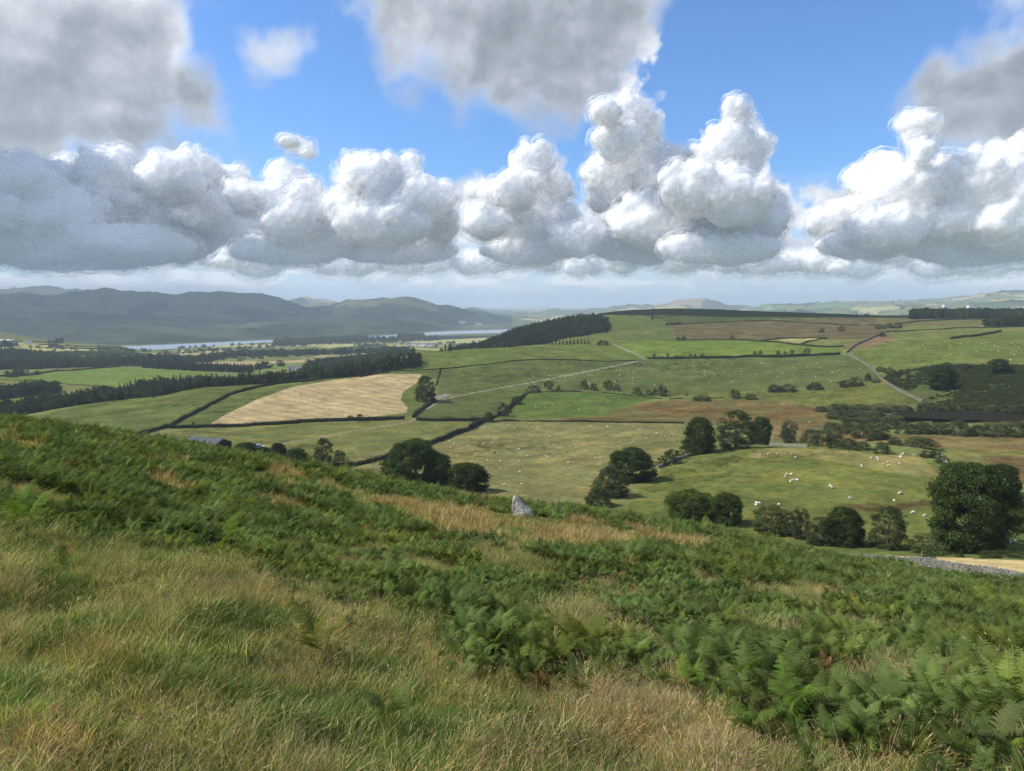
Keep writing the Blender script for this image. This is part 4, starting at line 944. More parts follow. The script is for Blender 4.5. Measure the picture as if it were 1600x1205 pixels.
wd('woodland', 'broad mixed wood in the valley on the left', [(-80, 580), (60, 577), (200, 572), (330, 566), (330, 563), (200, 564), (95, 564), (70, 556), (0, 549), (-80, 548)], 1150, 2000, 12, ['far'], .9, 1.4, 5)
wd('valley_wood', 'dark strips of woodland across the hazy valley', [(300, 564), (340, 557), (400, 553), (560, 551), (640, 549), (640, 551), (560, 553.5), (470, 556), (380, 559)], 1200, 2600, 19, ['far'], .9, 1.5, 6)
wd('valley_wood', 'wooded ground in front of the lake', [(420, 541), (520, 531), (600, 529), (660, 528), (700, 531), (640, 535), (560, 537), (440, 542)], 1800, 3600, 34, ['far'], 1.0, 1.7, 7)
wd('shore_wood', 'wooded point hiding the middle of the lake', [(425, 542), (430, 533), (500, 529), (572, 527), (575, 533), (500, 537)], 2350, 3300, 17, ['far'], 1.0, 1.6, 71)
wd('shore_wood', 'small wooded point in front of the right arm of the lake', [(622, 531), (622, 524), (650, 522), (662, 523), (660, 530)], 2700, 3600, 17, ['far'], 1.0, 1.6, 72)
wd('valley_wood', 'trees behind the farmhouse below the conifer belt', [(470, 590), (480, 574), (520, 568), (590, 560), (640, 556), (600, 570), (540, 584), (500, 592)], 850, 1500, 9, ['far'], .9, 1.3, 8)
wd('plantation', 'dark conifer plantation covering the steep hill', [(700, 556), (745, 552), (795, 543), (850, 538), (880, 530), (950, 519), (953, 510), (938, 496), (900, 500), (850, 508), (800, 521), (750, 543), (700, 552)], 880, 1420, 4.8, ['conifer', 'conifer', 'far'], .5, .95, 9)
wd('woodland', 'long dark wood on the right skyline', [(1425, 499), (1425, 494), (1480, 491), (1560, 490), (1720, 489), (1720, 497), (1560, 497)], 1150, 1800, 9, ['far'], .9, 1.3, 10)
wd('woodland', 'second smaller wood below the right skyline', [(1540, 511), (1542, 506), (1600, 503), (1720, 502), (1720, 510), (1600, 511)], 900, 1400, 8, ['far'], .8, 1.1, 11)
wd('gorse_scrub', 'dark bracken and gorse covering the right hillside', [(1378, 593), (1402, 581), (1450, 573), (1480, 571), (1720, 573), (1720, 648), (1560, 638), (1480, 633), (1450, 625), (1480, 610), (1440, 600), (1420, 612)], 400, 800, 1.7, ['bush'], .26, .50, 12)
place('oak', 1470, 608, 34, 42, 'largest dark tree in the scrubby right hillside', dmin=380)
place('oak', 1560, 584, 20, 34, 'dark tree at the top of the scrubby right hillside', dmin=420, v=1)
for i, (x, y, h, w) in enumerate(((1375, 581, 8, 16), (1388, 583, 9, 18), (1393, 590, 12, 20), (1480, 575, 8, 24), (1510, 577, 8, 24))):
    place('thorn', x, y, h, w, 'small thorn on the upper edge of the scrubby right hillside', dmin=420, group='thorns along the scrub edge', v=i)
# individual trees across the valley floor
rv = np.random.default_rng(44); k = 0
ZN = [((-20, 520), (420, 567), 150, .5), ((330, 528), (800, 560), 100, .5), ((1150, 484), (1620, 498), 24, .3)]
FT = [(y_[0], y_[1]) for y_ in ()]
def rowtrees(x0, y0, x1, y1, n, dmin, h, jit=1.0, dmax=4000):
    global k
    for i in range(n):
        t = rv.random(); x = x0 + (x1 - x0) * t; y = y0 + (y1 - y0) * t + rv.normal() * jit * .4
        s = h * rv.uniform(.6, 1.4)
        place('far', x, y, s, s * rv.uniform(1, 1.7), 'small dark tree in a hazy hedgerow of the valley floor', dmin=dmin, group='scattered valley trees', v=k, parts=False, dmax=dmax); k += 1
rowtrees(60, 538, 200, 546, 16, 1500, 3); rowtrees(40, 543, 210, 551, 16, 1400, 3); rowtrees(60, 549, 215, 553, 12, 1300, 3.2)
rowtrees(80, 541, 100, 546, 5, 1500, 4); rowtrees(75, 536, 96, 536, 6, 1700, 6, .6); rowtrees(190, 552, 235, 549, 9, 1300, 6); rowtrees(0, 541, 30, 541, 6, 1500, 7)
rowtrees(225, 560, 330, 548, 16, 1200, 5); rowtrees(250, 553, 420, 543, 22, 1500, 4); rowtrees(330, 549, 480, 540, 22, 1500, 4); rowtrees(260, 566, 420, 560, 14, 1100, 5)
rowtrees(420, 558, 560, 553, 18, 1200, 5.5); rowtrees(440, 552, 640, 546, 26, 1500, 4); rowtrees(540, 541, 760, 536, 26, 1800, 3.4); rowtrees(590, 552, 650, 548, 8, 1400, 4)
rowtrees(270, 545, 400, 539, 16, 1700, 4, .7); rowtrees(660, 543, 800, 537, 14, 1800, 3.4); rowtrees(395, 578, 450, 571, 10, 900, 8, 2); rowtrees(2, 590, 22, 590, 2, 900, 10, .3); rowtrees(22, 588, 45, 586, 4, 900, 11, .3); rowtrees(55, 586, 66, 585, 2, 900, 7, .3)
rowtrees(92, 617, 200, 614, 12, 700, 9, .8, 1000); rowtrees(1330, 499, 1400, 497, 8, 1300, 2.5, .4); rowtrees(1170, 482, 1600, 470, 24, 5000, 1.6, 4, 9000); rowtrees(1540, 510, 1600, 510, 5, 950, 9, .4)

# ---- hedges
hedge([(186, 690), (205, 684), (232, 676), (257, 669)], 2.2, 2.0, 'dark hedge along the foot of the drumlin field', seed=21)
hedge([(257, 669), (300, 648), (330, 632), (370, 614), (400, 606), (430, 601), (480, 596), (550, 588), (608, 583)], 2.4, 2.2, 'dark hedge climbing beside the stubble field and over its crest', seed=22, rag=.25)
hedge([(257, 669), (320, 668), (400, 665), (470, 661), (540, 658), (632, 655)], 3.0, 2.2, 'long dark hedge along the bottom of the stubble field', seed=23, rag=.18, per=20)
hedge([(646, 653), (660, 640), (674, 628)], 2.8, 2.4, 'short dark hedge beside the farm track', seed=24)
hedge([(651, 657), (690, 658), (735, 658), (760, 657)], 2.8, 2.4, 'bushy hedge right of the track gateway', seed=25, rag=.8)
hedge([(764, 656), (740, 668), (720, 676), (690, 688), (655, 700), (620, 711), (580, 722), (545, 730), (500, 734)], 2.8, 2.6, 'long bushy hedge running down to the corner tree', seed=26, rag=.6, dmin=200)
hedge([(764, 656), (785, 647), (800, 634), (820, 618)], 2.2, 2.5, 'overgrown hedge climbing towards the middle thorns', seed=27, rag=.7)
hedge([(1012, 561), (1060, 561), (1120, 560), (1180, 558), (1250, 557), (1312, 554)], 3.0, 3.0, 'thick dark hedge below the bright green field', dmin=450, seed=28, rag=.4)
hedge([(585, 584), (640, 580), (688, 577), (745, 571), (790, 566), (840, 562), (900, 563), (960, 565), (1005, 563)], 1.1, 1.0, 'low dark field boundary below the green hilltop field', dmin=450, seed=29, lsize=.4, per=9, mat=M_gorse)
hedge([(688, 577), (685, 590), (682, 602)], 1.4, 1.2, 'short boundary above the lone corner tree', dmin=400, seed=30, per=10)
hedge([(738, 660), (800, 658), (870, 659), (940, 660), (1000, 661), (1068, 662)], 1.0, 1.2, 'dark ditch-side hedge along the top of the sheep field', seed=31, rag=.6, per=9, mat=M_gorse)
hedge([(800, 627), (830, 613), (880, 612), (930, 613), (975, 617), (1040, 624), (1100, 623), (1180, 621)], .9, 1.1, 'sparse dark boundary joining the hawthorns', seed=32, per=7, gaps=.40)
hedge([(1200, 611), (1245, 611)], 1.2, 1.5, 'short dark hedge between two boundary bushes', seed=33, per=9)
hedge([(1190, 533), (1222, 529), (1290, 529)], 1.8, 2.0, 'hedge over the top of the small yellow field', dmin=650, seed=34)
hedge([(1188, 534), (1220, 536), (1250, 540), (1292, 543), (1318, 542)], 2.2, 2.4, 'hedge below the small yellow field', dmin=650, seed=35)
hedge([(1250, 539), (1270, 533), (1292, 530)], 1.8, 2.0, 'hedge at the right of the small yellow field', dmin=650, seed=36)
hedge([(1060, 532), (1100, 531), (1150, 531), (1188, 534)], 1.4, 1.8, 'low hedge along the foot of the brown moor', dmin=650, seed=37)
hedge([(1041, 508), (1065, 507)], 4, 4, 'taller dark end of the moor top hedge', dmin=900, seed=38)
hedge([(1065, 507), (1120, 504), (1200, 501), (1300, 507), (1370, 509)], 1.8, 2.2, 'hedge along the top of the brown moor', dmin=900, seed=39, per=8, lsize=.7, gaps=.28)
hedge([(1019, 500), (1019, 489)], 2.2, 3.0, 'short dark hedge running up the bare hilltop', dmin=1000, seed=40, lsize=.7)
hedge([(1022, 497), (1060, 493), (1095, 487)], 1.0, 1.5, 'thin boundary slanting across the hilltop', dmin=1000, seed=41, lsize=.6, per=6)
hedge([(1400, 507), (1440, 502), (1500, 499.5), (1534, 499)], 2.0, 2.2, 'dark hedge along the upper right fields', dmin=950, seed=42, lsize=.7, per=8)
hedge([(1385, 519), (1440, 516), (1500, 512.5), (1600, 511)], 1.4, 1.8, 'hedge across the right hill below the smaller wood', dmin=800, seed=43, lsize=.6, per=8)
hedge([(1486, 530), (1520, 526), (1564, 518.5)], 2.4, 2.6, 'short isolated dark hedge on the right green hill', dmin=600, seed=44, lsize=.6)
hedge([(-20, 590), (40, 587), (90, 580), (120, 579), (150, 576), (190, 573), (250, 573), (300, 577)], 3, 3, 'dark hedge along the top of the bright valley field', dmin=900, seed=45, lsize=.8, per=8)
hedge([(0, 593), (60, 596), (110, 601), (160, 604)], .9, 1.2, 'thin boundary inside the bright valley field', dmin=800, seed=46, lsize=.5, per=5)
for i, pp in enumerate((((60, 539), (150, 542), (200, 545)), ((70, 544), (150, 545), (210, 548)), ((60, 550), (120, 552), (200, 554)), ((30, 534), (90, 536)))):
    hedge(pp, 2.5, 3, ('highest thin hedge on the far left slope', 'second thin hedge on the far left slope', 'lowest thin hedge on the far left slope', 'hedge below the barns of the far left slope')[i], dmin=1200, seed=50 + i, lsize=1.2, per=4)
# ---- dry stone walls
def wallpx(pts, dmin, dmax, step, *a, **k): return stone_wall(path_pts(pts, dmin, dmax, step), *a, **k)
az_l = []
for x in np.arange(1300, 1690, 4.):
    az = px_dir(x, 880)[0]; d = 101 - 8 * (x - 1300) / 390; X_, Y_ = d * math.sin(az), d * math.cos(az); az_l.append(Vector((X_, Y_, height(X_, Y_))))
stone_wall(az_l, 1.1, 'long grey dry stone wall between the bracken and the straw strip', .5, 5, seed=7)
wallpx([(1321, 553), (1338, 561), (1356, 572), (1370, 585), (1382, 597), (1400, 609), (1420, 619), (1440, 628)], 350, 1000, 4, 1.5, 'pale wall winding down the hill to the pond scrub', 1.6, 2, mat=M_wallfar, seed=8)
wallpx([(1321, 553), (1335, 541), (1360, 530), (1380, 522)], 500, 1200, 4, 1.5, 'brownish wall end climbing to the moor', 1.8, 2, mat=M_wallfar, seed=9)
wallpx([(1467, 714), (1478, 727), (1486, 740), (1492, 754)], 180, 330, 2, 1.4, 'light stone wall at the right corner of the sheep field', .9, 3, mat=stone_mat('pale stone', (.42, .41, .37)), seed=10)
wallpx([(1044, 506), (1052, 518), (1058, 530)], 700, 1500, 4, 1.3, 'stone wall down the left side of the brown moor', 1.8, 2, mat=M_wallfar, seed=11)
wallpx([(1028, 732), (1045, 724), (1060, 718), (1080, 712)], 180, 330, 2, 1.0, 'tumbled grey wall under the boundary bushes', .7, 3, seed=12)
wallpx([(1200, 695), (1230, 698), (1262, 699)], 180, 330, 2, 1.0, 'low wall along the crest of the near sheep field', .7, 3, seed=13)
# pond
water('pond', [(d * math.sin(a), d * math.cos(a), ZP - .05) for a, d in [((a0 - .56) * 1.02 + .56, (d0 - 400) * 1.04 + 400) for a0, d0 in POND]][::-1], (.022, .021, .015), .30, 'dark still pond among the scrub')
# clouds added out of frame to shade the fells, hilltop and left cloud bank
def cloud(x, y, z, sx, sy, sz, seed, lab):
    bm = bmesh_.new(); bmesh_.ops.create_icosphere(bm, subdivisions=5, radius=1); rng = np.random.default_rng(seed)
    c = rvec(rng, 26); c[:, 2] = np.abs(c[:, 2]) * .8 - .1; r = rng.uniform(.25, .5, 26)
    for v in bm.verts:
        p = np.array(v.co); dd = np.linalg.norm(c - p, axis=1); b = float((np.maximum(0, 1 - dd / r) ** .5).max()) * .22
        f = 1 + b + .3 * float(fbm(np.array([p[0] * 2.2 + seed]), np.array([p[1] * 2.2 + p[2]]), 4, seed)[0] - .5)
        v.co = Vector((p[0] * f * sx, p[1] * f * sy, (p[2] if p[2] > 0 else p[2] * .25) * f * sz))
    me = bpy.data.meshes.new('cloud'); bm.to_mesh(me); bm.free(); me.materials.append(M_cloud)
    for p in me.polygons: p.use_smooth = True
    link('cloud', me, kind='structure', label=lab).location = (x, y, z)
import bmesh as bmesh_
def shade(tx, ty, tz, alt, sx, sy, sz, seed, lab):
    k = (alt - tz) / sd.z; cloud(tx + sd.x * k, ty + sd.y * k, alt, sx, sy, sz, seed, lab)
shade(-3300, 4900, -20, 3500, 1700, 1500, 420, 3, 'unseen cloud added to shade the left fells')
shade(-900, 5600, 0, 3600, 420, 500, 200, 5, 'small unseen cloud added to shade the middle fells')
shade(-8800, 12300, 1300, 5200, 3000, 3000, 500, 4, 'broad unseen cloud added to shade the left cloud mass')
shade(520, 1500, -20, 1500, 430, 330, 130, 7, 'unseen cloud added to shade the bare hilltop')

# ================================================================== bracken and grass of the near hillside
M_fern = leaf_mat('bracken green', (.108, .152, .044), .34, .45, (1.5, 1.12, .55), .5)
M_fernb = leaf_mat('bracken bright', (.110, .175, .035), .35, .2, (1.3, 1.05, .6), .9)
M_fernd = leaf_mat('bracken dying', (.20, .105, .040), .25, .3, (1.2, 1.2, .8), .9)
M_stem = plain('bracken stalk', (.14, .13, .04)); M_stemr = plain('red stalk', (.16, .055, .03))
def frond(V, Q, MI, base, phi, Lb, ls, th0, th1, res, rng, mi=0):
    """one arching bracken frond: stalk, then tapering blade of paired feathered pinnae"""
    ns = 22; P = [np.array(base, float)]; Tg = []
    dx = np.array((math.cos(phi), math.sin(phi), 0)); up = np.array((0, 0, 1.)); side = np.array((-math.sin(phi), math.cos(phi), 0))
    Lt = ls + Lb; f0 = ls / Lt
    for i in range(ns):
        s = i / ns; th = th0 + (th1 - th0) * max(0, (s - f0 * .6) / (1 - f0 * .6)) ** 1.1
        t = dx * math.sin(th) + up * math.cos(th); Tg.append(t); P.append(P[-1] + t * Lt / ns)
    Tg.append(Tg[-1]); P = np.array(P); Tg = np.array(Tg)
    def pt(s):
        q = s * ns; i = min(int(q), ns - 1); return P[i] + (P[i + 1] - P[i]) * (q - i), Tg[min(int(q + .5), ns)]
    v, q = tube([P[0], P[ns // 4], P[ns // 2], P[-1]], [.006, .0055, .004, .001], 3); o = len(V); V.extend(v); Q.extend((q + o).tolist()); MI.extend([1] * len(q))
    n = 13 if res > 1 else 10
    for i in range(n):
        t = (i + .3) / n; c, tg = pt(f0 + (1 - f0) * t); nrm = np.cross(side, tg); nrm /= np.linalg.norm(nrm)
        Lp = Lb * .43 * (1 - t) ** .85 * (.75 + .25 * min(1, t * 6)) + .015
        for sg in (-1, 1):
            d = side * sg * math.cos(.42) + tg * math.sin(.42); d = d - up * rng.uniform(.0, .30) + nrm * rng.uniform(-.06, .12); d /= np.linalg.norm(d)
            w = np.cross(d, -nrm * sg); w /= np.linalg.norm(w); c0 = c + tg * rng.uniform(-.008, .008)
            if res > 1:
                m = max(3, int(Lp / .024))
                for j in range(m):
                    s = (j + .2) / m; pc = c0 + d * Lp * s - up * (s * s * Lp * .12); pl = (.20 * Lp + .012) * (1 - s) ** .8 + .006; hw = Lp / m * .40
                    for s2 in (-1, 1):
                        e = w * s2 * .93 + d * .36; o = len(V)
                        V.extend([pc - d * hw, pc + e * pl * .55 - d * hw * .8, pc + e * pl, pc + d * hw]); Q.append((o, o + 1, o + 2, o + 3)); MI.append(mi)
            else:
                o = len(V); hw = .10 * Lp + .012
                a1, a2 = c0 + d * Lp * .38, c0 + d * Lp * .7 - up * Lp * .03
                V.extend([c0, a1 + w * hw, c0 + d * Lp * .55 - up * Lp * .02, a1 - w * hw, a2 + w * hw * .7, c0 + d * Lp - up * Lp * .12, a2 - w * hw * .7, a1])
                Q.append((o, o + 1, o + 2, o + 3)); Q.append((o + 7, o + 4, o + 5, o + 6)); MI.extend([mi, mi])
def fern(name, seed, nf, res, size=1., mats=(M_fern, M_stem), erect=0.):
    rng = np.random.default_rng(seed); V, Q, MI = [], [], []; ph = rng.uniform(0, 6.28)
    for k in range(nf):
        phi = ph + k * 2 * math.pi / nf + rng.normal() * .35
        frond(V, Q, MI, (rng.normal() * .06, rng.normal() * .06, -.03), phi, rng.uniform(.50, .80) * size, rng.uniform(.30, .62) * size, rng.uniform(.05, .30), rng.uniform(1.15, 1.85) - erect, res, rng)
    me = new_mesh(name, V, np.array(Q), list(mats)); me.polygons.foreach_set('material_index', np.array(MI, np.int32)); return me
F_hi = [fern('fern', s, n, 2) for s, n in ((1, 5), (2, 4), (3, 6), (4, 4), (5, 5))] + [fern('fern', 6, 4, 2, .9, (M_fernb, M_stem)), fern('fern', 7, 3, 2, .8, (M_fernd, M_stemr))]
F_lo = [fern('fern', s, n, 1) for s, n in ((11, 7), (12, 6), (13, 8), (14, 7), (15, 6))] + [fern('fern', 16, 5, 1, .9, (M_fernb, M_stem)), fern('fern', 17, 4, 1, .8, (M_fernd, M_stemr))]
BR = [(-150, 560), (-150, 842), (0, 836), (90, 846), (170, 866), (300, 876), (360, 892), (420, 925), (480, 950), (560, 985), (640, 1020), (700, 1045), (800, 1062), (900, 1072), (1000, 1085), (1080, 1100), (1140, 1135), (1240, 1180), (1350, 1215), (1500, 1225), (1750, 1240), (1750, 560)]
G1 = [(480, 752), (580, 774), (650, 787), (720, 798), (800, 806), (880, 816), (980, 832), (1060, 846), (1125, 854), (1100, 868), (1000, 872), (900, 866), (800, 864), (720, 856), (660, 836), (600, 808), (540, 782)]
G2 = [(850, 968), (895, 955), (935, 980), (925, 1020), (870, 1020)]; G3 = [(1350, 1060), (1430, 1060), (1450, 1110), (1390, 1120)]; G4 = [(1010, 1050), (1060, 1045), (1075, 1080), (1020, 1085)]; G5 = [(560, 955), (600, 960), (700, 1020), (640, 1030)]
def cover(dmin, dmax, step, seed, az0=-43, az1=43):
    rng = np.random.default_rng(seed)
    gx, gy = np.meshgrid(np.arange(-dmax, dmax, step), np.arange(0, dmax, step))
    gx = (gx + rng.uniform(-.5, .5, gx.shape) * step).ravel(); gy = (gy + rng.uniform(-.5, .5, gy.shape) * step).ravel()
    d = np.hypot(gx, gy); az = np.arctan2(gx, gy); k = (d > dmin) & (d < dmax) & (az > R(az0)) & (az < R(az1)); gx, gy = gx[k], gy[k]
    # height by bilinear lookup in the polar grid
    az, d = np.arctan2(gx, gy), np.hypot(gx, gy); j = np.clip(np.searchsorted(az_s, az) - 1, 0, NC - 2); z = np.zeros(len(gx))
    for jj in np.unique(j):
        m = j == jj; t = (az[m] - az_s[jj]) / (az_s[jj + 1] - az_s[jj])
        z[m] = (1 - t) * np.interp(d[m], D[:, jj], ZZ[:, jj]) + t * np.interp(d[m], D[:, jj + 1], ZZ[:, jj + 1])
    P = np.stack([gx, gy, z], 1); px, py = to_px(P); return P, px, py
def inbr(P, px, py, edge=0.):
    jit = (fbm(P[:, 0] / .9, P[:, 1] / .9, 3, 301) - .5); d = np.hypot(P[:, 0], P[:, 1])
    qx = px + jit * 55 * np.clip(14 / d, .25, 1.6); qy = py + (fbm(P[:, 0] / .8, P[:, 1] / .8, 3, 302) - .5) * 70 * np.clip(12 / d, .18, 1.6) + edge
    m = inpoly(qx, qy, BR)
    for g in (G1, G2, G3, G4, G5): m &= ~inpoly(qx, qy, g)
    return m
SUNW = None
def ferns(name, label, dmin, dmax, step, protos, seed, smin, smax, lim=1e9):
    rng = np.random.default_rng(seed); P, px, py = cover(dmin, dmax, step, seed); m = inbr(P, px, py)
    gap = fbm(P[:, 0] / 2.2, P[:, 1] / 2.2, 3, 311); near_r = np.clip((py - 1020) / 110, 0, 1); m &= gap > .355 + .13 * near_r; d_ = np.hypot(P[:, 0], P[:, 1]); m &= ~((px > 1290) & (d_ > 88) & (rng.random(len(px)) < .5))
    P = P[m]; gap = gap[m]; n = len(P); idx = rng.integers(0, len(protos) - 2, n); r = rng.random(n)
    idx = np.where(r < .05, len(protos) - 2, idx); rd = fbm(P[:, 0] / 3, P[:, 1] / 3, 2, 321); idx = np.where((r > .993) | ((rd > .70) & (r > .85)), len(protos) - 1, idx)
    hgt = .45 + 1.1 * fbm(P[:, 0] / 3.0, P[:, 1] / 3.0, 3, 331)
    # bracken thins towards the grass edge
    e1 = inbr(P, *to_px(P), edge=34); s = rng.uniform(smin, smax, n) * hgt * np.where(e1, 1, .72) * np.where((np.hypot(P[:, 0], P[:, 1]) > 52) & (to_px(P)[0] < 1220) & (to_px(P)[0] > 480), 1.4, 1)
    lean = rng.normal(0, .24, (n, 2))
    stuff(name, label, P, np.concatenate([lean, rng.uniform(0, 6.28, (n, 1))], 1), np.stack([s, s, s * rng.uniform(.85, 1.15, n)], 1), idx, proto_coll(name + '_kinds', protos)); print(name, n)
ferns('bracken', 'near bracken with feathered fronds at the edge of the grass', 5.5, 26, .235, F_hi, 401, .33, .57)
ferns('bracken', 'thick green bracken covering the hillside down to the wall', 26, 58, .36, F_lo, 402, .50, .85)
ferns('bracken', 'farthest bracken on the brow of the hillside', 58, 95, .55, F_lo, 403, .60, .95)
# grass
M_gr = leaf_mat('grass green', (.175, .212, .055), .35, .3, (1.55, 1.1, .75), .6); M_gd = leaf_mat('grass dark', (.085, .150, .038), .3, .3, (1.5, 1.1, .7), .6)
M_ga = leaf_mat('grass straw', (.56, .46, .24), .38, .25, (1.08, .92, .75), .8); M_gp = leaf_mat('grass purple heads', (.40, .27, .19), .25, .3, (1.1, .9, .9), .8)
M_ru = leaf_mat('rusty rush', (.25, .150, .050), .25, .35, (1.1, .9, .6), .4)
def tuft(name, seed, nb, h0, h1, lean, mats, mixf, wd_=.0042, r=.13, heads=0., curl=.5):
    rng = np.random.default_rng(seed); V, Q, MI = [], [], []
    for b in range(nb):
        a = rng.uniform(0, 6.28); rr = r * math.sqrt(rng.random()); p = np.array((math.cos(a) * rr, math.sin(a) * rr, -.02))
        h = rng.uniform(h0, h1); ld = np.array((lean + rng.normal() * .32 + .25 * math.cos(a), rng.normal() * .32 + .25 * math.sin(a), 0)); mi = int(rng.choice(len(mixf), p=mixf))
        f = rng.uniform(0, 6.28); sd_ = np.array((math.cos(f), math.sin(f), 0)) * wd_ * rng.uniform(.7, 1.4); o = len(V); L = 4
        for i in range(L + 1):
            t = i / L; c = p + np.array((0, 0, h * t * (1 - curl * .25 * t))) + ld * h * (t ** 1.8) * (.5 + curl); w_ = sd_ * (1 - t) ** .6 if i < L else sd_ * .12
            V.extend([c - w_, c + w_])
        for i in range(L): Q.append((o + 2 * i, o + 2 * i + 1, o + 2 * i + 3, o + 2 * i + 2)); MI.append(mi)
        if rng.random() < heads:
            tip = V[-1]; dr = V[-1] - V[-3]; dr = dr / (np.linalg.norm(dr) + 1e-9)
            for q in range(3):
                o = len(V); e = rvec(rng, 1)[0] * .0042; V.extend([tip - dr * .045, tip - dr * .02 + e, tip + dr * .02, tip - dr * .02 - e]); Q.append((o, o + 1, o + 2, o + 3)); MI.append(len(mats) - 1)
    me = new_mesh(name, V, np.array(Q), list(mats)); me.polygons.foreach_set('material_index', np.array(MI, np.int32)); return me
GM = (M_gr, M_gd, M_ga)
T_all = [tuft('tuft', 1, 70, .14, .34, .25, GM, (.55, .35, .10)), tuft('tuft', 2, 70, .12, .30, .35, GM, (.30, .62, .08)), tuft('tuft', 3, 60, .16, .38, .3, GM, (.50, .15, .35)), tuft('tuft', 4, 60, .10, .26, .2, GM, (.35, .30, .35)),
         tuft('tuft', 5, 60, .16, .44, .35, (M_gr, M_gd, M_ga), (.42, .18, .40), .0034, .14, .30), tuft('tuft', 6, 60, .18, .48, .30, (M_gr, M_gd, M_ga, M_gp), (.34, .10, .50, .06), .0032, .15, .4), tuft('tuft', 7, 56, .18, .42, .40, (M_gr, M_gd, M_ga, M_gp), (.25, .10, .45, .20), .0032, .15, .4)]
def grass(name, label, dmin, dmax, step, seed, sc, region):
    rng = np.random.default_rng(seed); P, px, py = cover(dmin, dmax, step, seed); b = inbr(P, px, py, 10); m = region(P, px, py, b, rng)
    P = P[m]; n = len(P); a = .5 + 1.5 * (fbm(P[:, 0] / .9, P[:, 1] / .9, 4, 501, .65) - .5) + .09 * rng.normal(size=n); c = fbm(P[:, 0] / .55, P[:, 1] / .55, 2, 511)
    px, py = px[m], py[m]
    tan_ = np.zeros(n)                                 # drier sward along the bracken edge and at the right
    for (cx, cy, rx, ry, wt) in ((470, 925, 110, 55, .34), (560, 960, 90, 40, .28), (230, 900, 240, 60, .06), (60, 990, 120, 60, .05), (1100, 1150, 170, 60, .30), (1300, 1190, 160, 50, .22), (900, 1110, 120, 60, .14), (60, 1180, 160, 50, .14), (840, 1130, 70, 40, .12), (410, 960, 90, 30, -.10),
                                 (420, 990, 150, 50, -.16), (420, 1130, 190, 60, -.22), (620, 1130, 80, 50, -.08), (260, 1040, 200, 30, -.02), (100, 1060, 110, 50, -.16), (880, 1180, 120, 40, -.12), (1480, 1150, 160, 60, -.1)):
        tan_ += wt * np.exp(-((px - cx) / rx) ** 2 - ((py - cy) / ry) ** 2)
    v = a + .02 + tan_ * .85
    idx = np.where(v < .36, 1, np.where(v < .46, 0, np.where(v < .54, 2, np.where(v < .62, 3, np.where(v < .70, 4, np.where(v < .82, 5, 6))))))
    s = sc * rng.uniform(.6, 1.25, n) * (.55 + .9 * c)
    stuff(name, label, P, np.stack([rng.normal(0, .15, n), rng.normal(0.05, .15, n), rng.normal(0, 1.1, n)], 1), np.stack([s, s, s * rng.uniform(.8, 1.15, n)], 1), idx, proto_coll(name + '_kinds', T_all)); print(name, n)
grass('grass', 'long green and straw coloured bent grass', 3.6, 14, .115, 601, .80, lambda P, px, py, b, r: (~b) | (r.random(len(px)) < .12))
grass('grass', 'rough mixed grass between the bracken and the near turf', 14, 30, .17, 602, .95, lambda P, px, py, b, r: (~b) | (fbm(P[:, 0] / 2.2, P[:, 1] / 2.2, 3, 311) < .37))
def nearstone(P, px, py, b, r): return (~b)
T_st = T_all; M_sv = T_all
T_all = [tuft('far_tuft', 21, 60, .16, .36, .2, (M_gr, M_gd, M_ga), (.6, .2, .2), .010, .25), tuft('far_tuft', 22, 60, .16, .4, .2, (M_gr, M_gd, M_ga), (.45, .1, .45), .010, .25), tuft('far_tuft', 23, 55, .2, .45, .2, (M_gr, M_ga, M_ru), (.3, .5, .2), .010, .25), tuft('far_tuft', 24, 55, .25, .5, .2, (M_gr, M_ga, M_ru), (.2, .5, .3), .010, .25),
         tuft('far_tuft', 25, 60, .4, .85, .1, (M_gr, M_ga, M_ru), (.12, .38, .5), .010, .22, 0, .2), tuft('far_tuft', 26, 60, .35, .8, .1, (M_gr, M_ga, M_ru), (.05, .35, .6), .010, .22, 0, .2), tuft('far_tuft', 27, 60, .3, .6, .1, (M_gr, M_ga, M_ru), (.1, .75, .15), .010, .22)]
def grass2(dmin, dmax, step, seed, sc):
    rng = np.random.default_rng(seed); P, px, py = cover(dmin, dmax, step, seed); b = inbr(P, px, py, 0)
    gp = fbm(P[:, 0] / 2.2, P[:, 1] / 2.2, 3, 311) < .352; b = b & ~gp; P, px, py = P[~b], px[~b], py[~b]; n = len(P); v = fbm(P[:, 0] / 2.5, P[:, 1] / 2.5, 3, 701) + .08 * rng.normal(size=n)
    for (cx, cy, rx, ry, wt) in ((960, 848, 110, 12, .30), (700, 836, 40, 12, .24), (1080, 858, 60, 10, .16), (850, 845, 80, 10, .04), (820, 818, 60, 9, -.16), (600, 790, 90, 18, -.14), (900, 828, 60, 6, -.12), (540, 768, 40, 8, .10)):
        v = v + wt * np.exp(-((px - cx) / rx) ** 2 - ((py - cy) / ry) ** 2)
    idx = np.clip(((v - .40) / .065).astype(int), 0, 6); s = sc * rng.uniform(.7, 1.2, n)
    stuff('grass', 'tan grass and rusty rushes round the standing stone', P, np.stack([rng.normal(0, .1, n), rng.normal(0, .1, n), rng.uniform(0, 6.28, n)], 1), np.stack([s, s, s], 1), idx, proto_coll('stone_grass_kinds', T_all)); print('g2', n)
grass2(30, 75, .34, 611, 1.0)
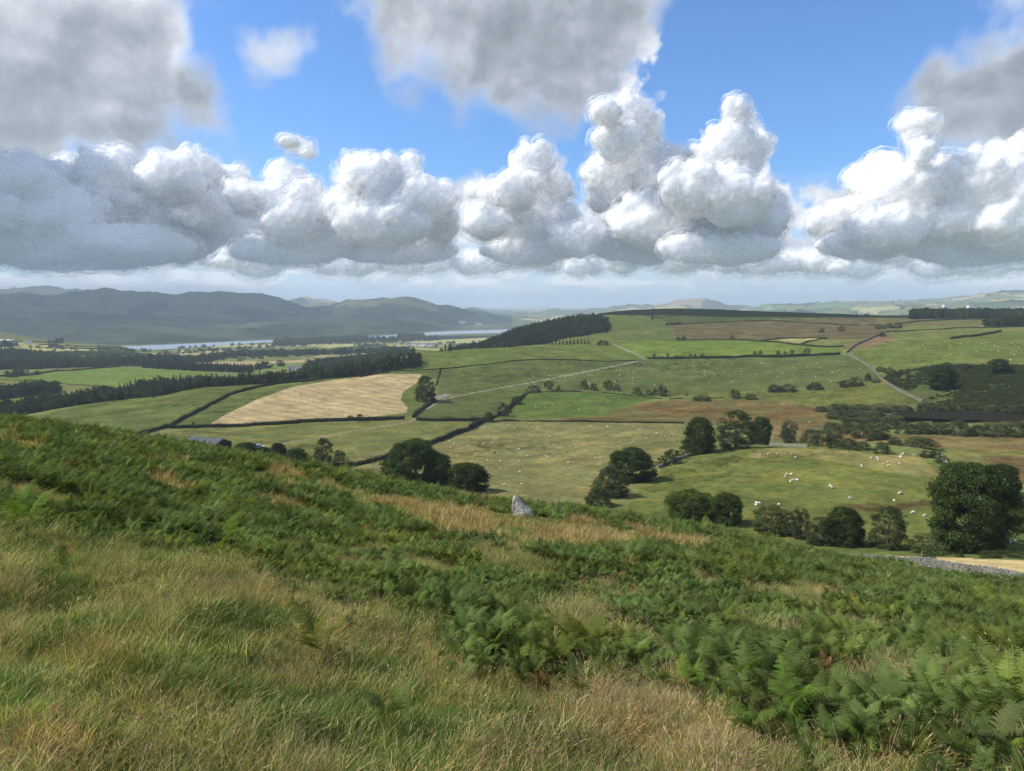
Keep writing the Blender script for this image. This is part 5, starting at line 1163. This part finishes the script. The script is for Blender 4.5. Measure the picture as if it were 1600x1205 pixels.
# ---- single bracken plants standing out in the grass
def single(x, y, hpx, label, kind, seed, size=1., mats=(M_fern, M_stem), dmin=4):
    p = at(x, y, dmin, 40); me = fern('bracken_fern', seed, kind, 2, 1., mats); z = max(v.co.z for v in me.vertices); s = hpx * p.length / F / z
    o = link('bracken_fern', me, label=label, category='fern'); o.location = p; o.scale = (s, s, s)
single(1222, 1150, 100, 'bright green fern standing up at the edge of the tall dry grass', 5, 41, mats=(M_fernb, M_stem))
single(1160, 1165, 70, 'lighter green fern beside the bright one, leaning over dry grass', 4, 42, mats=(M_fernb, M_stem))
single(500, 1035, 75, 'lone fern with a red-brown base in the green turf', 4, 43, mats=(M_fern, M_stemr))
single(612, 1160, 90, 'dark spreading fern with a thin red stalk in the long grass', 3, 44, mats=(M_fern, M_stemr))
single(40, 845, 70, 'bright upright fern at the left edge of the picture', 4, 45, mats=(M_fernb, M_stem))
single(335, 885, 70, 'yellowish upright fern at the brow of the grass', 3, 46, mats=(M_fernb, M_stem))
single(110, 895, 36, 'small pale green fern low in the left grass', 3, 47, mats=(M_fernb, M_stem))
single(104, 880, 26, 'small russet dead fern low in the left grass', 3, 48, mats=(M_fernd, M_stemr))
single(1550, 1190, 70, 'pale arching fern in the lower right corner', 4, 49, mats=(M_will, M_stem))
single(1290, 1055, 30, 'rust coloured dead fern among the green bracken', 4, 50, mats=(M_fernd, M_stemr))
single(850, 1085, 30, 'rust coloured dead fern at the grass edge near the pale twig', 4, 51, mats=(M_fernd, M_stemr))
single(810, 1050, 56, 'lone green fern on the grass edge right of the open turf', 4, 52)
single(1340, 960, 22, 'yellow dying fern in the middle of the right bracken', 4, 53, mats=(leaf_mat('bracken yellow', (.40, .26, .05)), M_stem))
# pale dead twig
def twig(x, y, hpx, seed, label):
    rng = np.random.default_rng(seed); p = at(x, y, 4, 20); H = hpx * p.length / F; parts = []
    def br(a, d, L, r, dep):
        b = a + d * L; mid = a + d * L * .5 + rvec(rng, 1)[0] * L * .08; parts.append(tube([a, mid, b], [r, r * .8, r * .6], 5))
        if dep:
            for k in range(2 if dep > 1 else 2):
                nd = d + rvec(rng, 1)[0] * .75; nd[2] = abs(nd[2]) * .6 + .2; nd /= np.linalg.norm(nd); br(b if k == 0 else a + d * L * .6, nd, L * .62, r * .6, dep - 1)
    br(np.array((0, 0, -.03)), np.array((.25, .1, .95)), H * .45, .006, 3); V, Q = merge(parts)
    o = link('dead_twig', new_mesh('dead_twig', V, Q, plain('bleached wood', (.52, .46, .36), .9, .2)), label=label, category='twig'); o.location = p
twig(898, 1118, 62, 4, 'bleached forked twig sticking out of the long grass'); twig(1105, 1118, 34, 9, 'thin pale twig lying at the foot of the right bracken')

# ---- standing stone
def stone():
    p = at(817, 808, 30, 80); k = p.length / F; w_, h_, t_ = 34 * k, 33 * k, 26 * k
    prof = [(-.5, -.25), (-.47, .30), (-.46, .80), (-.44, .97), (-.36, 1.0), (-.26, .92), (-.14, .78), (0, .62), (.10, .50), (.24, .40), (.33, .33), (.45, .12), (.53, -.02), (.56, -.25)]
    rng = np.random.default_rng(3); V, Q = [], []; L = 7
    for j in range(L):
        u = j / (L - 1); sh = 1 - .10 * abs(2 * u - 1) ** 2
        for (x, z) in prof: V.append(((x + .02 * rng.normal()) * w_ * sh, (u - .5) * t_ * (1 - .45 * max(z, 0)) + .012 * rng.normal(), z * h_ * sh + .012 * rng.normal()))
    n = len(prof)
    import bmesh
    bm = bmesh.new(); vs = [bm.verts.new(v) for v in V]
    for j in range(L - 1):
        for i in range(n):
            a, b = j * n + i, j * n + (i + 1) % n; bm.faces.new((vs[a], vs[b], vs[b + n], vs[a + n]))
    bm.faces.new(vs[:n][::-1]); bm.faces.new(vs[-n:]); bmesh.ops.triangulate(bm, faces=[f for f in bm.faces if len(f.verts) > 4])
    bmesh.ops.subdivide_edges(bm, edges=bm.edges[:], cuts=2, use_grid_fill=True)
    for v in bm.verts: v.co += Vector(rvec(rng, 1)[0]) * .012
    bmesh.ops.recalc_face_normals(bm, faces=bm.faces); me = bpy.data.meshes.new('standing_stone'); bm.to_mesh(me); bm.free()
    m, t, b = mat_new('lichened stone', .95, .2); v = t.node('ShaderNodeTexCoord').outputs['Object']
    n1, _ = t.noise(v, 7, 5, .7); n2, _ = t.noise(v, 16, 3, .6); n3, _ = t.noise(v, 1.4, 2, .5)
    c = t.mix(t.mapr(n1, .44, .52), (.17, .14, .11), (.50, .46, .38)); c = t.mix(t.mapr(n2, .56, .62), c, (.72, .68, .57)); c = t.mix(t.mapr(n3, .55, .75, 0, .5), c, (.42, .40, .16))
    t.put(b.inputs['Base Color'], c); bp = t.node('ShaderNodeBump'); bp.inputs['Distance'].default_value = .03; t.put(bp.inputs['Height'], n1); t.l.new(bp.outputs[0], b.inputs['Normal'])
    me.materials.append(m); o = link('standing_stone', me, label='pale lichened wedge of stone standing on the grassy brow', category='stone'); o.location = p; o.rotation_euler = (0, 0, R(-14))
stone()

# ================================================================== sheep
import bmesh
M_wool = plain('sheep wool', (.66, .63, .55), .95, .12, 6); M_wool2 = plain('grey wool', (.30, .28, .24), .95, .2, 6); M_face = plain('sheep face', (.45, .42, .36), .9, .1, 6); M_dark = plain('black hide', (.02, .02, .02), .7, .1)
def sheep_mesh(name, pose, mat):
    """one continuous skin: body, neck, head and legs"""
    if pose == 'lie': pts = dict(r=(-.42, 0, .30), h=(-.25, 0, .34), m=(0, 0, .36), s=(.28, 0, .38), n=(.46, 0, .52), p=(.56, 0, .64), q=(.74, 0, .58))
    elif pose == 'graze': pts = dict(r=(-.45, 0, .58), h=(-.28, 0, .62), m=(0, 0, .62), s=(.30, 0, .60), n=(.50, 0, .46), p=(.62, 0, .26), q=(.72, 0, .10))
    else: pts = dict(r=(-.45, 0, .58), h=(-.28, 0, .62), m=(0, 0, .62), s=(.30, 0, .62), n=(.47, 0, .76), p=(.57, 0, .90), q=(.75, 0, .84))
    rad = dict(r=.16, h=.26, m=.28, s=.25, n=.14, p=.095, q=.055)
    order = ['r', 'h', 'm', 's', 'n', 'p', 'q']; V = [pts[k] for k in order]; Rr = [rad[k] for k in order]; E = [(i, i + 1) for i in range(6)]
    hz = pts['h'][2]
    for hip, xs in ((1, -.30), (3, .30)):
        for sy in (-1, 1):
            b = len(V)
            if pose == 'lie': V += [(xs + .08, sy * .2, .16), (xs + .22, sy * .24, .07)]; Rr += [.07, .04]; E += [(hip, b), (b, b + 1)]
            else: V += [(xs, sy * .13, hz - .22), (xs + (.03 if hip == 3 else -.05), sy * .13, .24), (xs, sy * .13, .02)]; Rr += [.085, .042, .036]; E += [(hip, b), (b, b + 1), (b + 1, b + 2)]
    for sy in (-1, 1):
        b = len(V); q = pts['p']; V.append((q[0] - .02, sy * .13, q[2] + .03)); Rr.append(.022); E.append((5, b))
    me = bpy.data.meshes.new(name); me.from_pydata(V, E, []); o = bpy.data.objects.new('t', me); COL.objects.link(o); md = o.modifiers.new('s', 'SKIN')
    for i, sv in enumerate(me.skin_vertices[0].data): sv.radius = (Rr[i], Rr[i]); sv.use_root = (i == 2)
    ss = o.modifiers.new('u', 'SUBSURF'); ss.levels = 1; ss.render_levels = 1
    dg = bpy.context.evaluated_depsgraph_get(); m2 = bpy.data.meshes.new_from_object(o.evaluated_get(dg)); m2.name = name; bpy.data.objects.remove(o)
    m2.materials.clear(); m2.materials.append(mat); m2.materials.append(M_face)
    for p in m2.polygons:
        p.use_smooth = True; c = p.center; p.material_index = 1 if (c.z < .22 and pose != 'lie') or c.x > pts['p'][0] - .04 else 0
    return m2
SH = [sheep_mesh('sheep', 'stand', M_wool), sheep_mesh('sheep', 'graze', M_wool), sheep_mesh('sheep', 'lie', M_wool), sheep_mesh('sheep', 'graze', M_wool2)]
srng = random.Random(9)
def sheep(x, y, label, group, dmin, k=None, s=1., cat='sheep', nm='sheep'):
    p = at(x, y, dmin); o = link(nm, SH[srng.choice((0, 1, 1, 1, 2, 1)) if k is None else k], label=label, category=cat, group=group)
    s *= srng.uniform(.85, 1.05) * .80; o.location = p - Vector((0, 0, .03)); o.rotation_euler = (0, 0, srng.uniform(0, 6.28)); o.scale = (s, s, s)
g = 'sheep in the near rounded field'
for x, y in ((1243, 716), (1214, 711), (1236, 711), (1200, 711), (1229, 743), (1236, 743), (1227, 746), (1243, 751), (1246, 752), (1238, 752), (1235, 754), (1297, 761), (1300, 763), (1327, 780), (1217, 790), (1404, 773), (1407, 772), (1397, 783), (1408, 713), (1411, 711), (1427, 713), (1407, 715), (1372, 719), (1379, 727), (1387, 723), (1388, 729), (1346, 730), (1361, 717), (1405, 726), (1413, 807), (1426, 803), (1444, 807), (1334, 824), (1413, 818), (1183, 787), (1181, 790), (1187, 788), (1130, 779), (1187, 712), (1370, 716), (1450, 712)):
    sheep(x, y, 'white sheep grazing in the near rounded field inside the wall corner', g, 130)
sheep(1578, 850, 'left of two white sheep in the shade behind the largest tree', 'sheep behind the largest tree', 130, 0); sheep(1586, 848, 'right of two white sheep in the shade behind the largest tree', 'sheep behind the largest tree', 130, 0)
g = 'sheep in the pale middle field'
M5 = ((702, 690), (708, 688), (697, 693), (709, 695), (704, 701), (713, 703), (732, 698), (740, 704), (755, 694), (769, 693), (764, 684), (756, 696), (762, 720), (782, 722), (760, 733), (781, 734), (762, 742), (764, 748), (788, 759), (815, 758), (738, 669), (760, 669), (795, 665), (804, 670), (823, 666), (833, 669), (841, 668), (811, 681), (854, 679), (920, 668), (922, 668), (950, 668), (949, 667), (990, 667), (995, 671), (1000, 672), (1005, 672), (1020, 668), (1026, 678), (1034, 682), (1039, 683), (1045, 684), (1052, 681), (890, 675), (897, 675), (859, 683), (866, 697), (895, 683), (896, 690), (811, 703), (807, 705), (824, 714), (853, 714), (856, 716), (811, 723), (888, 724), (812, 739), (930, 717), (940, 724), (985, 693), (990, 692), (867, 668), (880, 668), (1010, 686), (875, 702), (830, 681), (890, 733))
for x, y in M5: sheep(x, y, 'white sheep grazing in the pale middle field', g, 150)
sheep(773, 709, 'black animal standing among white sheep in the pale middle field', None, 150, 1, 1.3, 'cattle', 'calf')
g = 'sheep on the green hill pasture'
for i in range(125):
    if i < 85: x, y = srng.uniform(960, 1345), srng.uniform(566, 603) + srng.uniform(-2, 2)
    else: x, y = srng.uniform(830, 1010), srng.uniform(566, 606)
    if srng.random() < .45 and i < 85: x, y = srng.gauss(1090, 60), srng.gauss(577, 8)
    if y < 565 or (x > 1320 and y < 572): continue
    if y > 604 : y = 600
    sheep(x, y, 'tiny white sheep dotted over the large green hill pasture', g, 400)
for x, y in ((1220, 583), (1238, 588), (1261, 574), (1261, 586), (1215, 580), (1293, 594), (1309, 580), (1318, 566), (1242, 571), (1280, 575)): sheep(x, y, 'tiny white sheep dotted over the large green hill pasture', g, 400)
for x, y in ((837, 636), (851, 637), (864, 632), (960, 623), (967, 625), (950, 629), (905, 640)): sheep(x, y, 'white sheep in the small green field below the hawthorns', 'sheep below the hawthorns', 350)
for i in range(34): sheep(srng.uniform(1440, 1598), srng.gauss(543, 6) if i % 2 else srng.uniform(534, 556), 'tiny white sheep on the right-hand green hill above the scrub', 'sheep on the far right hill', 450)
for i in range(14): sheep(srng.uniform(10, 210), srng.uniform(586, 590), 'tiny white sheep on the bright valley field', 'sheep on the bright valley field', 850, s=1.1)
for x, y in ((765, 570), (795, 572), (718, 577), (727, 608), (567, 738), (1222, 632), (1265, 661)): sheep(x, y, 'stray white sheep away from the flocks', 'stray sheep', 200)
for i, (x, y) in enumerate(((239, 622), (255, 619), (226, 622))): 
    o = sheep(x, y, 'dark cow on the crest of the drumlin field', 'cattle on the drumlin crest', 300, 1, 1.7, 'cow', 'cow')
for o in COL.objects:
    if o.get('category') in ('cattle', 'cow'):
        me = o.data.copy(); me.materials[0] = M_dark; me.materials[1] = M_dark; o.data = me

# ================================================================== buildings, vehicle, posts
def boxm(name, lo, hi, mat, parent=None):
    (a, b, c), (d, e, f) = lo, hi
    V = [(x, y, z) for z in (c, f) for y in (b, e) for x in (a, d)]
    Q = np.array([(0, 2, 3, 1), (4, 5, 7, 6), (0, 1, 5, 4), (2, 6, 7, 3), (0, 4, 6, 2), (1, 3, 7, 5)])
    return link(name, new_mesh(name, V, Q, mat), parent)
def house(x, y, w_, l_, hw, hr, rot, label, cat, dmin, mw, mr, name, wins=(), dmax=1e9, open_end=False, chim=False, rib=False):
    p = at(x, y, dmin, dmax); e = bpy.data.objects.new(name, None); COL.objects.link(e); e['label'] = label; e['category'] = cat; e.location = p; e.rotation_euler = (0, 0, rot)
    V = [(-l_ / 2, -w_ / 2, -1), (l_ / 2, -w_ / 2, -1), (l_ / 2, w_ / 2, -1), (-l_ / 2, w_ / 2, -1), (-l_ / 2, -w_ / 2, hw), (l_ / 2, -w_ / 2, hw), (l_ / 2, w_ / 2, hw), (-l_ / 2, w_ / 2, hw), (-l_ / 2, 0, hr), (l_ / 2, 0, hr)]
    me = bpy.data.meshes.new('wall'); me.from_pydata(V, [], [(0, 1, 5, 4), (2, 3, 7, 6), (3, 0, 4, 8, 7), (1, 2, 6, 9, 5)] if not open_end else [(0, 1, 5, 4), (2, 3, 7, 6), (3, 0, 4, 8, 7)]); me.materials.append(mw); link('wall', me, e)
    ov, th = .35, .12; R_ = []
    for s in (-1, 1):
        V = []; 
        for x_ in (-l_ / 2 - ov, l_ / 2 + ov):
            V += [(x_, s * (w_ / 2 + ov), hw - .12 + .06), (x_, 0, hr + .06), (x_, 0, hr + .06 + th), (x_, s * (w_ / 2 + ov), hw - .12 + .06 + th)]
        R_.append((np.array(V), np.array([(0, 1, 2, 3), (4, 7, 6, 5), (0, 4, 5, 1), (1, 5, 6, 2), (2, 6, 7, 3), (3, 7, 4, 0)])))
        if rib:
            n = 9
            for i in range(n):
                if i % 2: continue
                xx = -l_ / 2 + (i + .5) * l_ / n; hw2 = l_ / n * .30; V = []
                for x_ in (xx - hw2, xx + hw2): V += [(x_, s * (w_ / 2 + ov), hw + .07 + th), (x_, 0, hr + .07 + th), (x_, 0, hr + .11 + th), (x_, s * (w_ / 2 + ov), hw + .11 + th)]
                R_.append((np.array(V), np.array([(0, 1, 2, 3), (4, 7, 6, 5), (0, 4, 5, 1), (1, 5, 6, 2), (2, 6, 7, 3), (3, 7, 4, 0)])))
    V, Q = merge(R_); rf = link('roof', new_mesh('roof', V, Q, mr), e)
    if chim:
        for s in (-1, 1): boxm('chimney', (s * l_ * .4 - .4, -.4, hr - .8), (s * l_ * .4 + .4, .4, hr + 1.3), mw, rf)
    for (a, b, c, d) in wins:
        boxm('window', (a, -w_ / 2 - .06, c), (b, -w_ / 2 + .05, d), M_glass, e)
    return e
M_glass, _t, _b = mat_new('dark window glass', .1, .5); _b.inputs['Base Color'].default_value = (.02, .025, .03, 1)
M_render = plain('white render', (.75, .73, .68), .9, .05); M_slate = plain('slate roof', (.13, .14, .15), .7, .15); M_tim = plain('tarred boards', (.045, .042, .04), .9, .3, 1); M_tin = plain('sheet roof', (.075, .085, .10), .5, .15, 1)
M_ltin = plain('pale sheet roof', (.34, .35, .34), .6, .1, 1)
def small_wins(l_, n, h0=1., h1=2.1): return [(-l_ / 2 + (i + .5) * l_ / n - .5, -l_ / 2 + (i + .5) * l_ / n + .5, h0, h1) for i in range(n)]
house(325, 706, 10, 15, 3.6, 5.6, R(-20), 'black open-ended barn with a blue-grey sheet roof beyond the bracken', 'barn', 230, M_tim, M_tin, 'barn', dmax=400, open_end=True, rib=True)
house(268, 699, 6, 16, 2.2, 3.2, R(-8), 'low grey shed roof just showing left of the barn', 'shed', 240, M_tim, M_ltin, 'shed', dmax=420)
house(291, 705, 5, 8, 2.4, 3.2, R(-14), 'small pale roofed shed between the low shed and the barn', 'shed', 240, M_tim, M_ltin, 'shed', dmax=420)
house(459, 579, 8, 17, 5.4, 8, R(12), 'white farmhouse below the dark conifer belt', 'farmhouse', 850, M_render, M_slate, 'farmhouse', small_wins(17, 5, 3.6, 4.8) + small_wins(17, 5, 1, 2.2), chim=True, dmax=1500)
house(468, 580, 6, 10, 3.4, 5.2, R(-20), 'lower white wing right of the farmhouse', 'house', 850, M_render, M_slate, 'cottage', small_wins(10, 3), dmax=1500)
for i, (x, y, l_) in enumerate(((637, 540.5, 12), (645, 540.5, 16), (652, 540, 12), (662, 541, 14), (670, 541, 20), (680, 540.5, 16))):
    house(x, y, 9, l_ * 1.5, 6, 9, R(srng.uniform(-25, 25)), 'white house in the distant lakeside village', 'house', 1900, M_render, M_slate, 'village_house', small_wins(l_ * 1.5, 3, 2, 4))
for o in list(COL.objects):
    if o.name.startswith('village_house'): o['group'] = 'white houses of the lakeside village'
house(3, 536, 14, 40, 5, 8, R(5), 'long pale barn roof cut by the left edge on the far slope', 'barn', 1500, M_render, M_ltin, 'barn', dmax=2300); house(17, 536, 12, 22, 5, 8, R(-10), 'pale barn roof second from the left edge on the far slope', 'barn', 1500, M_render, M_ltin, 'barn', dmax=2300)
house(43, 537, 9, 14, 5, 7.5, R(20), 'tiny white house right of the two far pale barns', 'house', 1500, M_render, M_slate, 'cottage', small_wins(14, 3), dmax=2300)
house(479, 532, 10, 16, 6, 9, R(10), 'lone white house beside the distant brown field', 'house', 1900, M_render, M_slate, 'cottage', small_wins(16, 3), dmax=3500)
for i, (x, y) in enumerate(((1190, 489), (1403, 472), (1415, 471), (1478, 480), (1516, 481), (1596, 483), (722, 506), (748, 508))):
    house(x, y, 20, 46, 12, 18, R(srng.uniform(-30, 30)), 'white speck of a farm on the hazy far hills', 'farmhouse', 3600, M_render, M_slate, 'farmhouse')['group'] = 'white farms on the far hills'
# vehicle on the farm track: body, cab glass, wheels
def vehicle():
    p = at(403, 702, 230, 420); e = bpy.data.objects.new('farm_vehicle', None); COL.objects.link(e); e.location = p; e.rotation_euler = (0, 0, R(20)); e['label'] = 'small blue-grey pickup parked on the field track'; e['category'] = 'vehicle'
    mb = plain('vehicle paint', (.30, .36, .46), .4, .05); mt = plain('tyre rubber', (.02, .02, .02), .9)
    bm = bmesh.new(); prof = [(-2.3, .5), (-2.3, 1.05), (-.6, 1.1), (-.45, 1.75), (.75, 1.78), (1.25, 1.15), (2.3, 1.0), (2.35, .5)]
    a = [bm.verts.new((x, -.9 + .12 * (z > 1.3), z)) for x, z in prof]; b = [bm.verts.new((x, .9 - .12 * (z > 1.3), z)) for x, z in prof]
    for i in range(8): bm.faces.new((a[i], a[(i + 1) % 8], b[(i + 1) % 8], b[i]))
    bm.faces.new(a[::-1]); bm.faces.new(b); bmesh.ops.recalc_face_normals(bm, faces=bm.faces); me = bpy.data.meshes.new('body'); bm.to_mesh(me); bm.free(); me.materials.append(mb); link('body', me, e)
    for s in (-1, 1): boxm('window', (-.3, s * .84 - .03, 1.2), (.7, s * .84 + .03, 1.65), M_glass, e)
    for x_ in (-1.4, 1.45):
        for s in (-1, 1):
            V, Q = tube([(x_, s * .95 - .12, .38), (x_, s * .95 + .12, .38)], [.38, .38], 14); V2, Q2 = tube([(x_, s * .95 - .12, .38), (x_, s * .95 - .121, .38)], [.38, .01], 14); V3, Q3 = tube([(x_, s * .95 + .12, .38), (x_, s * .95 + .121, .38)], [.38, .01], 14)
            link('wheel', new_mesh('wheel', *merge([(V, Q), (V2, Q2), (V3, Q3)]), mt), e)
    e.scale = (1.15, 1.15, 1.15)
vehicle()
M_post = plain('weathered post', (.22, .19, .15))
for x, y, h, l in ((583, 742, 26, 'thin pole standing in the field left of the big domed tree'), (1556, 706, 16, 'thin pole in the boggy ground right of the pond scrub'), (1209, 700, 10, 'short fence post at the left end of the low crest wall'), (1440, 872, 10, 'short post beside the dry stone wall and its dark bush')):
    p = at(x, y, 96); H = h * p.length / F; V, Q = tube([(0, 0, -.4), (0, 0, H * .5), (.02, 0, H)], [.10, .09, .07], 7); o = link('wooden_pole', new_mesh('wooden_pole', V, Q, M_post), label=l, category='pole'); o.location = p

# ------------------------------------------------------------------ haze
hm = bpy.data.materials.new('haze'); hm.use_nodes = True; ht = NT(hm.node_tree); ht.n.clear()
pv = ht.node('ShaderNodeVolumePrincipled'); pv.inputs['Color'].default_value = (.70, .84, 1, 1); pv.inputs['Density'].default_value = HAZE
pv.inputs['Anisotropy'].default_value = .1
ho = ht.node('ShaderNodeOutputMaterial'); ht.l.new(pv.outputs[0], ho.inputs['Volume'])
X0, X1, Y0, Y1, Z0, Z1 = -35000, 35000, -35000, 35500, -196, 330
hv = [(x, y, z) for z in (Z0, Z1) for y in (Y0, Y1) for x in (X0, X1)]
hq = [(0, 2, 3, 1), (4, 5, 7, 6), (0, 1, 5, 4), (2, 6, 7, 3), (0, 4, 6, 2), (1, 3, 7, 5)]
me = bpy.data.meshes.new('haze'); me.from_pydata(hv, [], hq); me.materials.append(hm)
link('haze', me, kind='stuff', label='thin blue summer haze over the valley')
